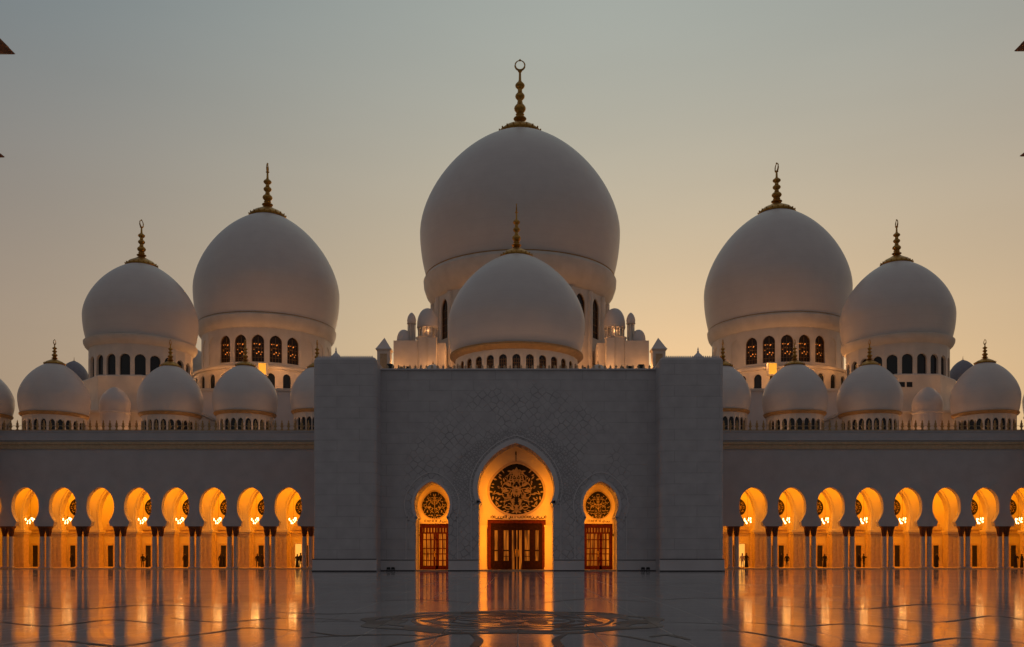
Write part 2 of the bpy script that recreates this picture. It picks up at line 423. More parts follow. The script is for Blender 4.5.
def finial(parent, z, H, base, turn=0, drop=None):
    """stack of gilded bulbs on a flared cap, crescent ring on top; z local"""
    drop = (.05*H if drop is None else drop)*.72
    pr = [(base*.96, -drop-.02*H), (base, -drop+.01*H), (base*.97, -drop+.03*H), (base*.74, -drop*.5+.065*H), (base*.46, -drop*.12+.085*H), (base*.29, .115*H), (base*.18, .13*H)]
    def bulb(z0, z1, r, nk):
        for i in range(1, 8):
            t = i/8; pr.append((nk+(r-nk)*(sin(pi*t)**1.3), (z0+(z1-z0)*t)*H))
    bulb(.13, .22, base*.30, base*.08); pr.append((base*.16, .205*H)); pr.append((base*.2, .235*H))
    bulb(.23, .40, base*.27, base*.08); bulb(.41, .55, base*.22, base*.06); bulb(.56, .69, base*.22, base*.05)
    pr += [(base*.06, .70*H), (base*.05, .80*H), (base*.10, .82*H), (base*.04, .835*H)]
    o = MB(); o.lathe(pr, n=24)
    for k in range(20):
        a = 2*pi*k/20; o.sphere((base*.98*cos(a), base*.98*sin(a), -drop+.035*H), base*.035, 5, 1.5)
    fo = o.build('finial', GOLD, parent, (0, 0, z)); fo.rotation_euler = (0, 0, turn)
    c = MB(); rr = base*.22
    c.tube([(rr*sin(2*pi*i/28), 0, .90*H-rr*cos(2*pi*i/28)) for i in range(28)], [base*(.022+.028*(1+cos(2*pi*i/28))/2) for i in range(28)], 8, True)
    c.sphere((0, 0, .90*H+rr*1.06), base*.05, 6)
    c.build('crescent', GOLD, fo)
def arch_pts(w, z0, zs, z1, n=6):
    """pointed arch outline, half width w, sill z0, spring zs, apex z1"""
    r = [(w, z0), (w, zs)]+[(w*(1-(i/n)**2.0)**.62 if i < n else 0, zs+(z1-zs)*(i/n)) for i in range(1, n+1)]
    return r+[(-x, z) for x, z in r[::-1][1:]]
BRONZE = mk('bronze_window_frame', (.20, .10, .035), .45, metal=.3)
def ring_panels(parent, R, z0, z1, n, win, rmat, gmat, offs=.5, depth=.45, name='drum', lattice=True, keep=None):
    """drum of n flat bays, each pierced by a pointed window; win = (half width, sill, spring, apex)"""
    w = MB(); half = R*math.tan(pi/n); op = arch_pts(*win)
    wins = []
    for k in range(n):
        a = -pi/2+2*pi*(k+offs)/n; ca, sa = cos(a), sin(a)
        def tf(v, ca=ca, sa=sa): u, d, z = v; rr = R-d; return (rr*ca-u*sa, rr*sa+u*ca, z)
        blind = keep is not None and not keep(k)
        w.poly([(-half, z0), (half, z0), (half, z1), (-half, z1)], 0, depth, [op], tf)
        if blind: w.poly([(x*.995, z) for x, z in op], .10, depth*.9, (), tf); continue
        if sin(a) < .35: wins.append(a)
    dr = w.build(name, rmat, parent)
    p = MB(); p.poly(op, 0, .04)
    if lattice:
        q = MB(); W_, s_, sp_, ap_ = win
        for i in (-1, 0, 1): q.box(i*W_*.5-.03, i*W_*.5+.03, -.07, -.01, s_+.02, (sp_ if i else ap_-.3))
        q.band(op+[op[0]], [(x*.90, s_+(z-s_)*.985+.04) for x, z in op+[op[0]]], -.16, -.012)
        for i in range(1, 5): zz = s_+(sp_-s_)*i/4.3; q.box(-W_+.03, W_-.03, -.06, -.012, zz-.03, zz+.03)
    first = None
    for a in wins:
        loc = ((R-depth*.8)*cos(a), (R-depth*.8)*sin(a), 0)
        if first is None:
            first = p.build('window', gmat, dr)
            if lattice: q.build('lattice', BRONZE, first)
            first.location = loc; first.rotation_euler = (0, 0, a+pi/2)
        else: dup(first, dr, loc, a+pi/2)
    return dr
def dome_tower(px, D, w, ytop, yring, label, drum=None, cornice=None, fin=None, group=None, zb=None, ringmat=None, mat=None, name='domed_tower', ring=.93, turn=0, lit=False, segs=96):
    R, z0, h, xx = fit(D, px, w, ytop, yring)
    zb = zb if zb is not None else z0-4
    t = thing(name, (xx, D, zb), label, 'dome', group)
    o = MB(); o.lathe(dome_profile(R, h, ring), n=segs); o.build('dome', mat or DOME, t, (0, 0, z0-zb))
    if fin:
        pf = dome_profile(R, h, ring); dz_ = min(pf, key=lambda q: abs(q[0]-fin[1])*(1 if q[1] > h*.5 else 99))[1]
        finial(t, z0-zb+h, Z(fin[0], D)-z0-h, fin[1], turn, h-dz_)
    return t, R, z0-zb, h
BIG = 'great domes on tall window drums behind the arcades'
# the great central dome
D = 147.6
zb = 24
t, R, zl, h = dome_tower(520, D, 100, 127, 280, 'largest white dome, topmost of all, with a gold crescent finial, behind the portal', zb=zb, fin=(58, 3.6), segs=128)
def xx_of(t): return t.location.x
def cornice(t, R, zl, out, hgt, mat, inner, name='cornice', segs=96):
    c = MB(); c.lathe([(inner, zl-hgt), (inner+.25*(out-inner), zl-hgt*.92), (inner+.7*(out-inner), zl-hgt*.66), (out*.995, zl-hgt*.36), (out, zl-.12*hgt), (out*.985, zl-.05*hgt), (R*.945, zl), (R*.90, zl+.02)], n=segs)
    return c.build(name, mat, t)
cornice(t, R, zl, R*.965, 4.2, CREAM, R*.86)
b = MB(); b.lathe([(R*.90, zl-.02), (R*.942, zl+.0), (R*.948, zl+.16), (R*.93, zl+.26)], n=96); b.build('ring_moulding', TRIM, t)
ring_panels(t, R*.86, 0, zl-4.15, 22, (1.05, 11.2, 15.9, 17.5), CREAM, GLASS)
b = MB()
for k in range(22):
    a = -pi/2+2*pi*k/22; b.lathe([(.42, 0), (.42, zl-4.3)], (R*.872)*cos(a), (R*.872)*sin(a), 8)
b.build('pilaster_row', CREAM, t)
c = MB(); c.lathe([(R*1.12, 0), (R*1.12, 4.8), (R*1.09, 5.1), (R*.88, 5.1)], n=48); c.build('drum_base', CREAM, t)
# two great side domes
for px, yt, yr, w, lab, fpx in ((266, 212, 329, 73.5, 'great white dome left of the centre with lamplit drum windows', 269), (778.3, 208, 329, 74.5, 'great white dome right of the centre with lamplit drum windows', 773)):
    D = 147; zb = Z(362, 136)-2.0
    t, R, zl, h = dome_tower(px, D, w, yt, yr, lab, zb=zb, fin=(163, 3.0), group=BIG, segs=112, turn=pi/2+.1)
    cornice(t, R, zl, R*.955, 2.1, CREAM, R*.885)
    b = MB(); b.lathe([(R*.90, zl-.02), (R*.938, zl), (R*.943, zl+.1), (R*.93, zl+.18)], n=96); b.build('ring_moulding', TRIM, t)
    Rd = R*.88; dz = zl-2.05; df = 147-Rd; left_ = px < 518
    grp = (lambda k: (k+2) % 8 < 5) if left_ else (lambda k: (k+3) % 8 < 5)
    ring_panels(t, Rd, 0, dz, 24, (.93, Z(361.5, df)-zb, Z(341, df)-zb, Z(334, df)-zb), CREAM, DRUMLIT, offs=.5, keep=grp)
    zs_ = Z(363.5, df)-zb
    for ch in t.children:
        if ch.name.startswith('drum'):
            b = MB(); b.lathe([(Rd*1.0, -.1), (Rd*1.035, .0), (Rd*1.045, .45), (Rd*1.005, .6)], n=64)
            s = b.build('sill_moulding', CREAM, ch); s.location = (0, 0, zs_-.6)
    Rl = R*.99; zt = zs_-.75; dl = 147-Rl
    ring_panels(t, Rl, -8.5, zt, 30, (.60, Z(389, dl)-zb, Z(376.5, dl)-zb, Z(372, dl)-zb), CREAM, GLASS, name='lower_tier', lattice=False, depth=.35)
    c = MB(); c.lathe([(Rl*1.0, zt-.3), (Rl*1.025, zt-.2), (Rl*1.03, zt+.12), (Rd*.98, zt+.2)], n=60); c.build('tier_roof', CREAM, t)
# two outer domes nearer the courtyard
for px, yt, yr, w, lab in ((140.2, 262, 345, 58.5, 'mid-sized white dome farther left, overlapping the great left dome'), (898, 260, 344, 58.5, 'mid-sized white dome farther right, overlapping the great right dome')):
    D = 130; zb = 15.3
    t, R, zl, h = dome_tower(px, D, w, yt, yr, lab, zb=zb, fin=(219.5, 2.25), group=BIG, turn=pi/2-.1)
    cornice(t, R, zl, R*.985, 1.3, CREAM, R*.885)
    b = MB(); b.lathe([(R*.90, zl-.02), (R*.938, zl), (R*.943, zl+.08), (R*.93, zl+.14)], n=96); b.build('ring_moulding', CREAM, t)
    Rd = R*.885; dz = zl-1.28
    df = 130-Rd; ring_panels(t, Rd, 0, dz, 22, (.70, Z(376, df)-zb, Z(358, df)-zb, Z(353, df)-zb), CREAM, GLASS, offs=.3, lattice=False)
    b = MB(); b.lathe([(Rd*1.13, 0), (Rd*1.13, dz-4.55), (Rd*1.10, dz-4.35), (Rd*.98, dz-4.3)], n=8, smooth=False, a0=pi/8); b.build('octagonal_base', CREAM, t)
    if px > 518:
        for vx in (902, 909.5):
            b = MB(); yy = -Rd*1.045; b.box(X(vx, 130+yy)-xx_of(t)-.38, X(vx, 130+yy)-xx_of(t)+.38, yy-.04, yy+.2, Z(387, 130+yy)-zb, Z(382, 130+yy)-zb); b.build('vent_opening', GLASS, t)
# portal dome
D = 112
t, R, zl, h = dome_tower(516.5, D, 68.5, 253, 356, 'bluish white dome right above the portal, in front of the largest dome', zb=21.0, fin=(203, 2.05), turn=pi/2, group=BIG)
c = MB(); c.lathe([(R*.885, zl-.75), (R*.93, zl-.6), (R*.975, zl-.25), (R*.975, zl-.02), (R*.93, zl+.05)], n=96); c.build('ring_moulding', TRIM, t)
df = 112-R*.89; ring_panels(t, R*.89, 0, zl-.7, 30, (.47, Z(373, df)-21, Z(357.5, df)-21, Z(353.5, df)-21), CREAM, GLASS, offs=0, lattice=True, depth=.35)
# small domes along the arcade roofs
SM = 'small domes on low window drums along the arcade roofs'
specs = [(-22, 37, 368, 415, 'small dome cut off by the left edge of the picture'), (54, 37, 362, 415, 'small dome left of the farther left dome, first whole one from the left edge'),
         (170, 33.5, 364, 415, 'small dome in front of the right half of the farther left dome'), (245, 33, 364, 414, 'small dome in front of the great left dome'),
         (317, 27, 365, 412, 'small dome half hidden by the left tower of the portal'), (723, 28, 364, 412, 'small dome half hidden by the right tower of the portal'),
         (795, 33, 363, 414, 'small dome in front of the great right dome'), (870, 33.6, 363, 414, 'small dome in front of the left half of the farther right dome'),
         (985.5, 36, 361, 414, 'small dome right of the farther right dome, last whole one before the right edge'), (1058, 36, 366, 415, 'small dome just cut off by the right edge of the picture')]
for px, w, yt, yr, lab in specs:
    D = 115; zb = 15.6
    t, R, zl, h = dome_tower(px, D, w, yt, yr, lab, zb=zb, fin=(340, 1.3), group=SM, name='small_dome', turn=pi/2, segs=72)
    c = MB(); c.lathe([(R*.86, zl-.42), (R*.93, zl-.3), (R*.965, zl-.12), (R*.965, zl-.01), (R*.92, zl+.03)], n=72); c.build('ring_moulding', TRIM, t)
    ring_panels(t, R*.87, 0, zl-.4, 24, (.34, .3, zl-1.5, zl-.95), CREAM, GLASS, offs=.5, lattice=False, depth=.25)
# plain half-hidden domes
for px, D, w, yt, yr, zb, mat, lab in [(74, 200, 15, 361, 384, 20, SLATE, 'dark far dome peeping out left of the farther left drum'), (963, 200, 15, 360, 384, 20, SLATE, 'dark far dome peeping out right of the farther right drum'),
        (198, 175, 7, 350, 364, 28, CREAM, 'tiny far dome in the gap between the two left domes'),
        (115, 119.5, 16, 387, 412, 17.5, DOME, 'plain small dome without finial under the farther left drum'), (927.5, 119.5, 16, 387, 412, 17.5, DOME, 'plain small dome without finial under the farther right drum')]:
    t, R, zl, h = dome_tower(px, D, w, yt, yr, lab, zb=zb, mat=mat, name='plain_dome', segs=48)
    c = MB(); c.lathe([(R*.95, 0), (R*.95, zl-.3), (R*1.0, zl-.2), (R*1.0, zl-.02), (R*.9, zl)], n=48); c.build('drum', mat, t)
    if w == 15: finial(t, zl+h-.02, .9, .35)
# prayer hall roofs behind
def blk(name, x0, x1, y0, y1, z0, z1, mat, lab, trim=True, cat='building'):
    t = thing(name, ((x0+x1)/2, y0, z0), lab, cat); cx = (x0+x1)/2
    b = MB(); b.box(x0-cx, x1-cx, 0, y1-y0, 0, z1-z0); b.build('wall', mat, t)
    if trim:
        b = MB(); b.box(x0-cx-.2, x1-cx+.2, -.2, y1-y0+.2, z1-z0, z1-z0+.35); b.build('coping', CREAM, t)
    return t
blk('prayer_hall', X(186, 131), X(858, 131), 131, 185, 0, Z(391, 131), MARBLE, 'long grey prayer hall block showing between the small domes')
blk('side_hall', X(40, 121.5), X(196, 121.5), 121.5, 170, 0, Z(413, 121.5), CREAM, 'warm low hall roof behind the small left domes')
blk('side_hall', X(845, 121.5), X(1000, 121.5), 121.5, 170, 0, Z(413, 121.5), CREAM, 'warm low hall roof behind the small right domes')
# stepped terraces either side of the great dome
for sg, side, c0 in ((-1, 'left', 520.5), (1, 'right', 522)):
    D = 133
    def P(dp): return X(c0+sg*dp, D)
    def yz(y): return Z(y, D)
    zb = Z(391, 131)+.35
    t = thing('roof_terrace', (P(105), D, zb), 'stepped %s terrace of plain blocks with a colonnaded turret beside the largest dome' % side, 'terrace', 'stepped terraces beside the largest dome')
    def lx(dp): return P(dp)-P(105)
    def bx(name, d0, d1, y0, z1, dy=6, z0=None, mat=CREAM):
        b = MB(); a, c = sorted((lx(d0), lx(d1))); b.box(a, c, y0, y0+dy, 0 if z0 is None else z0, yz(z1)-zb); return b.build(name, mat, t)
    bx('block', 103, 127, 0, 340.5, 8)
    b = MB(); b.lathe([(1.55*(1 if 1 else 0), 0), (1.55, yz(337.5)-zb), (1.65, yz(337)-zb), (1.65, yz(336.5)-zb)], lx(94.5), 1.0, 20); b.build('round_turret_wall', CREAM, t)
    bx('block', 76, 103, 1.2, 341, 9)
    bx('block', 84, 92, -.8, 339, 6)
    # colonnaded drum with dome
    rr = 1.62
    cx, cy = lx(95), 3.4; z0 = yz(341)-zb-.3; z1 = Z(326, D+cy-1.6)-zb
    b = MB()
    for k in range(12): a = 2*pi*k/12; b.lathe([(.17, z0), (.12, z0+.2), (.12, z1-.25), (.2, z1-.05)], cx+rr*.86*cos(a), cy+rr*.86*sin(a), 8)
    b.lathe([(rr*.62, z0), (rr*.62, z1)], cx, cy, 24); b.build('colonnade', CREAM, t)
    b = MB(); b.lathe([(rr*.98, z1), (rr*1.02, z1+.12), (rr*1.0, z1+.5)]+[(rr*1.0*cos(pi/2*i/10)**.9 if i < 10 else .001, z1+.5+(Z(308.5, D+cy)-zb-z1-.5)*sin(pi/2*i/10)) for i in range(11)], cx, cy, 36); b.build('dome', DOME, t)
    point('colonnade_lamp', (P(105)+cx, D+cy-1.1, zb+z1-.6), 12, (1, .5, .2), .08)
    # slim kiosk with an egg-shaped dome
    cx, cy = lx(110.5), 2.0; rr = .66; z1 = Z(324, D+cy)-zb
    b = MB()
    for k in range(6): a = 2*pi*k/6+.3; b.lathe([(.1, z0), (.08, z1)], cx+rr*.8*cos(a), cy+rr*.8*sin(a), 8)
    b.lathe([(.34, z0), (.34, z1)], cx, cy, 12); b.lathe([(rr*1.05, z1), (rr*1.05, z1+.12)], cx, cy, 16); b.build('kiosk', CREAM, t)
    b = MB(); b.lathe([(rr*(.92+.12*sin(pi*i/7)) if i < 4 else rr*1.0*max(0, 1-((i-3)/9)**1.8)**.7+.001, z1+.12+.135*i) for i in range(13)], cx, cy, 20); b.build('kiosk_dome', DOME, t)
    # corner dome on the outer block
    cx, cy = lx(118.5), 2.2; rr = 7.2*D/F; z1 = yz(341)-zb
    b = MB(); b.lathe([(rr*.96, z1), (rr*.98, z1+.5)]+[(rr*cos(pi/2*i/10)**.85 if i < 10 else .001, z1+.5+rr*1.6*sin(pi/2*i/10)) for i in range(11)], cx, cy, 32); b.build('corner_dome', DOME, t)
    # square turret with a pyramid roof
    T = thing('pyramid_turret', (P(133), D-3, zb-1), 'square turret with a pyramid roof at the %s end of the terrace' % side, 'turret', 'square turrets with pyramid roofs')
    b = MB(); w = .92; hz = Z(350, D-4)-zb+1; b.box(-w, w, -w, w, 0, hz); b.box(-w-.12, w+.12, -w-.12, w+.12, hz, hz+.16); b.build('wall', CREAM, T)
    b = MB(); e = 1.16; b.add([(-e, -e, hz+.16), (e, -e, hz+.16), (e, e, hz+.16), (-e, e, hz+.16), (-.95, -.95, hz+.42), (.95, -.95, hz+.42), (.95, .95, hz+.42), (-.95, .95, hz+.42), (0, 0, hz+2.0)],
        [(3, 2, 1, 0), (0, 1, 5, 4), (1, 2, 6, 5), (2, 3, 7, 6), (3, 0, 4, 7), (4, 5, 8), (5, 6, 8), (6, 7, 8), (7, 4, 8)]); b.build('roof', DOME, T)
    b = MB(); b.box(-.5, .5, -w-.03, -w+.05, 1.2, hz-.5); b.build('panel', OCHRE, T)
# lit openings at the foot of the great side drums
for px, lab, x0, x1 in ((262, 'glowing yellow window low on the great left drum, above a small dome', 259.5, 267), (773, 'glowing yellow window low on the great right drum, left of a small dome finial', 769.5, 777.5)):
    D = 134.4; t = thing('lit_window', (X(px, D), D, Z(374, D)), lab, 'window', 'glowing yellow windows under the great drums')
    w = (x1-x0)/2*D/F; hh = Z(363, D)-Z(374, D)
    b = MB(); b.box(-w-.1, -w, .1, 1.0, -.1, hh+.12); b.box(w, w+.1, .1, 1.0, -.1, hh+.12); b.box(-w, w, .1, 1.0, hh, hh+.12); b.box(-w, w, .1, 1.0, -.1, 0); b.build('frame', CREAM, t)
    b = MB(); b.box(-w, w, .15, .2, 0, hh); b.build('pane', LITPANEL, t)
# ------------------------------------------------------------------ the portal
D0 = 95.0; AX = X(517, D0)
portal = thing('portal_building', (AX, D0, 0), 'broad grey marble portal front with three glowing keyhole doorways and carved vine lattice', 'building')
def px_(p, D=D0): return X(p, D)-AX
mainc = [(35, 502), (37.3, 496.5), (38.5, 489), (37.5, 480), (33.8, 470), (27.3, 460.5), (18.5, 452), (9.5, 446.5), (3, 444), (0, 443.0)]
sidec = [(14.2, 517.5), (16.6, 512), (17.8, 506), (17, 498.5), (13.8, 491.5), (8.6, 486), (3.8, 482.8), (0, 481.5)]
A_main = arch_outline([(37.3, 571.3), (37.3, 507), (36.6, 504)], mainc, D0)
A_side = arch_outline([(16.4, 571.3), (16.4, 522), (15.6, 519.5)], sidec, D0)
def shift(l, dx): return [(x+dx, z) for x, z in l]
mx0 = px_(516); lx0 = px_(431.9); rx0 = px_(600.8)
A_main = [(x, max(z, 0)) for x, z in A_main]; A_side = [(x, max(z, 0)) for x, z in A_side]
arches = [(shift(A_side, lx0), lx0), (shift(A_main, mx0), mx0), (shift(A_side, rx0), rx0)]
xl, xr = px_(379), px_(658); ztop = Z(370, D0)
out = [(xl, 0)]
for a, _ in arches: out += a
out += [(xr, 0), (xr, ztop), (xl, ztop)]
TH = 3.4
w = MB(); w.poly(out, 0, TH); w.build('wall', FACADE, portal)
b = MB(); b.box(xl, xr, TH+.31, 26, 0, ztop-.5); b.build('rear_block', MARBLE, portal)
b = MB(); b.box(xl+.01, xr-.01, -.22, 26.2, ztop, ztop+.12); b.build('coping', MARBLE, portal)
# plinth course broken by the doorways
zs = [xl]+[v for a, c in arches for v in (a[0][0]-.02, a[-1][0]+.02)]+[xr]
for i in range(0, len(zs), 2): b = MB(); b.box(zs[i], zs[i+1], -.16, -.003, 0, 1.25); b.box(zs[i], zs[i+1], -.24, -.163, .0, .16); b.build('plinth', MARBLE, portal)
for i in range(0, len(zs), 2):
    b = MB(); b.box(zs[i], zs[i+1], -.19, -.162, 1.12, 1.2); b.build('plinth_groove', DARKST, portal)
    b = MB(); b.box(zs[i], zs[i+1], -.28, -.243, 0, .10); b.build('base_strip', DARKST, portal)
for a, c in arches:
    big = c == mx0; o1 = offset(a, .03); o2 = offset(a, .50 if big else .28); o1 = [(x, z) for x, z in o1]
    b = MB(); j = 3; b.band(a[j:-j], o2[j:-j], -.10, -.004); b.build('archivolt', MARBLE, portal)
    o3 = offset(a, .75 if big else .95); o4 = offset(a, .85 if big else 1.05)
    b = MB(); b.band(o3, o4, -.06, -.004); b.build('outer_moulding', MARBLE, portal)
# flanking towers
for a0, a1, name, lab in ((313, 376.5, 'left', ''), (660, 724, 'right', '')):
    xa, xb = X(a0, 92)-AX, X(a1, 92)-AX; zt = Z(357, 92); r = .55
    outl = [(xa+r*(1-cos(t)), -3+r*(1-sin(t))) for t in [pi/2*i/5 for i in range(6)]]+[(xb-r+r*sin(t), -3+r*(1-cos(t))) for t in [pi/2*i/5 for i in range(6)]]+[(xb, 5), (xa, 5)]
    b = MB(); n = len(outl)
    b.add([(x, y, z) for z in (0, zt-.25) for x, y in outl]+[(x*(1)+(.2 if x < (xa+xb)/2 else -.2), max(y, -2.85), zt) for x, y in outl],
          [tuple(range(n))[::-1]]+[(i, (i+1) % n, (i+1) % n+n, i+n) for i in range(n)]+[(i+n, (i+1) % n+n, (i+1) % n+2*n, i+2*n) for i in range(n)]+[tuple(range(2*n, 3*n))])
    tw = b.build('flanking_tower', FACADE, portal)
    b = MB(); b.box(xa-.05, xb+.02, -3.14, -2.9, 0, 1.25); b.box(xa-.08, xb+.05, -3.22, -3.143, 0, .2); b.build('plinth', MARBLE, tw)
    b = MB(); b.box(xa-.05, xb+.02, -3.17, -3.142, 1.22, 1.31); b.build('plinth_groove', DARKST, tw)
    b = MB(); b.box(xa-.08, xb+.05, -3.26, -3.223, 0, .12); b.build('base_strip', DARKST, tw)
    b = MB()
    for i in range(26):
        x = xa+.5+i*(xb-xa-1)/25; b.lathe([(.07, zt), (.08, zt+.1), (.03, zt+.2)], x, -2.7, 6)
    b.build('crest', MARBLE, tw)
    # small lantern dome on the tower
    cx = (X(336 if name == 'left' else 698, 94)-AX)
    b = MB(); b.lathe([(.62, zt), (.66, zt+.12), (.6, zt+.3), (.42, zt+.58), (.2, zt+.8), (.1, zt+.9), (.12, zt+1.0), (.05, zt+1.12), (.08, zt+1.2), (.02, zt+1.45)], cx, -1, 20); b.build('lantern_dome', MARBLE, tw)
# crest ornaments on the coping
def merlon_outline(w, h):
    r = [(w*.5, 0), (w*.5, h*.10), (w*.2, h*.16), (w*.2, h*.28), (w*.48, h*.42), (w*.22, h*.52), (w*.36, h*.64), (w*.12, h*.76), (w*.16, h*.84), (0, h)]
    return r+[(-x, z) for x, z in r[::-1][1:]]
b = MB(); b.poly(merlon_outline(.34, .42), -.04, .04); m0 = b.build('merlon', OCHRE, portal); n = 48
m0.location = (xl+.9, -.05, ztop+.12)
for i in range(1, n): dup(m0, portal, (xl+.9+i*(xr-xl-1.8)/(n-1), -.05, ztop+.12))
# recessed back walls, tympana and doors
YB = TH
def leaf(b, x, z, ang, ln, wd, y0, y1):
    pts = [(0, -.5), (.35, -.28), (.5, .0), (.3, .28), (0, .5), (-.3, .28), (-.5, 0), (-.35, -.28)]
    p = []
    for u, v in pts:
        u *= wd; v = (v+.5)*ln; p.append((x+u*cos(ang)+v*sin(ang), z-u*sin(ang)+v*cos(ang)))
    b.poly(p, y0, y1)
def ctube(b, pts, r, y): b.tube([(x, y, z) for x, z in pts], r, 5)
def roundel(parent, cx, cz, rx, rz, y, seed, symm=8):
    """pointed oval lattice of gilded vines over dark glass"""
    rnd = random.Random(seed); n = 40
    def shape(k):
        o = []
        for i in range(n):
            a = 2*pi*i/n; x = sin(a); z = cos(a); pk = 1+.16*max(0, cos(a))**5
            o.append((cx+rx*k*x, cz+rz*k*z*pk))
        return o
    b = MB(); b.poly(shape(1.0), y-.03, y-.004); bk = b.build('tympanum_glass', M_TYM, parent)
    b = MB(); b.band(shape(1.0)+[shape(1.0)[0]], shape(1.09)+[shape(1.09)[0]], y-.12, y-.006); b.build('tympanum_frame', OCHRE, bk)
    f = MB(); ya, yb2 = y-.09, y-.035; s = min(rx, rz)
    def inside(x, z, k): return (x/rx)**2+(z/rz)**2 < k*k
    if symm >= 8:
        for k in range(symm):
            a = 2*pi*k/symm
            leaf(f, cx+.05*s*sin(a), cz+.05*s*cos(a), a, .20*s, .10*s, ya, yb2)
            leaf(f, cx+.30*s*sin(a+pi/symm), cz+.30*s*cos(a+pi/symm), a+pi/symm, .34*s, .10*s, ya, yb2)
        leaf(f, cx, cz+.52*s, 0, .50*s, .22*s, ya, yb2); leaf(f, cx, cz-.98*s, 0, .42*s, .16*s, ya, yb2)
    else: ctube(f, [(cx, cz-.98*rz), (cx+.03*s, cz-.4*rz), (cx, cz+.2*rz), (cx, cz+.75*rz)], .035*s, (ya+yb2)/2)
    done = []
    for st_ in range(9 if symm >= 8 else 6):   # scrolls springing from the axis, mirrored
        t0 = -.85+1.6*st_/(8 if symm >= 8 else 5); p = []; a = rnd.uniform(.5, 1.3); x = .06*rx; z = t0*rz; cur = rnd.uniform(-.32, -.12)*(1 if st_ % 2 else -1)
        for i in range(14):
            if not inside(x, z, .93): break
            p.append((x, z)); x += .10*s*sin(a); z += .10*s*cos(a); a += cur; cur *= 1.10
        if len(p) > 3:
            for sg in (-1, 1):
                ctube(f, [(cx+sg*q[0], cz+q[1]) for q in p], .018*s+.006, (ya+yb2)/2)
    tries = 0
    while tries < 2600 and len(done) < (95 if symm >= 8 else 46):
        tries += 1; x = rnd.uniform(.04, 1)*rx; z = rnd.uniform(-1, 1)*rz
        if not inside(x, z, .90) or (symm >= 8 and inside(x, z, .30)): continue
        if any((x-u)**2+(z-v)**2 < (.125*s if symm >= 8 else .17*s)**2 for u, v in done): continue
        done.append((x, z)); ang = atan2(x, z)+rnd.gauss(0, .8); ln = rnd.uniform(.12, .24)*s; wd = rnd.uniform(.04, .09)*s
        leaf(f, cx+x, cz+z, ang, ln, wd, ya, yb2); leaf(f, cx-x, cz+z, -ang, ln, wd, ya, yb2)
    f.build('filigree', GOLDP, bk)
    return bk
M_TYM = mk('dark_tympanum_glass', (.012, .011, .008), .6, var=.3, spec=.1)
GOLDP = mk('ochre_filigree', (.34, .24, .11), .5, var=.2)
def calligraphy(parent, x0, x1, zc, h, y, seed):
    rnd = random.Random(seed); b = MB(); x = x0
    while x < x1:
        wd = rnd.uniform(.5, 1.2)*h; k = rnd.random()
        if k < .3: pts = [(x, zc+h*.5), (x+.05*h, zc-h*.35)]
        elif k < .65: pts = [(x+wd*t, zc-h*.15-h*.3*sin(pi*t)+(.25*h if t > .85 else 0)) for t in [i/7 for i in range(8)]]
        else: pts = [(x+wd*.5+wd*.4*cos(t), zc+h*.25*sin(t)) for t in [i*.8 for i in range(8)]]
        ctube(b, pts, .05*h+.012, y)
        if rnd.random() < .5: leaf(b, x+wd*.5, zc+h*.42, .8, .14*h, .14*h, y-.02, y+.02)
        x += wd*.75
    return b
BACK = mk('plastered_recess_wall', (.74, .60, .38), .6, var=.05, nsc=.8)
b = MB(); b.box(xl+.05, xr-.05, TH+.004, TH+.3, 0, ztop-1); bw = b.build('recess_wall', BACK, portal)
b = MB(); b.box(xl+.2, xr-.2, .2, TH, .004, .10); st = b.build('threshold', OCHRE, portal)
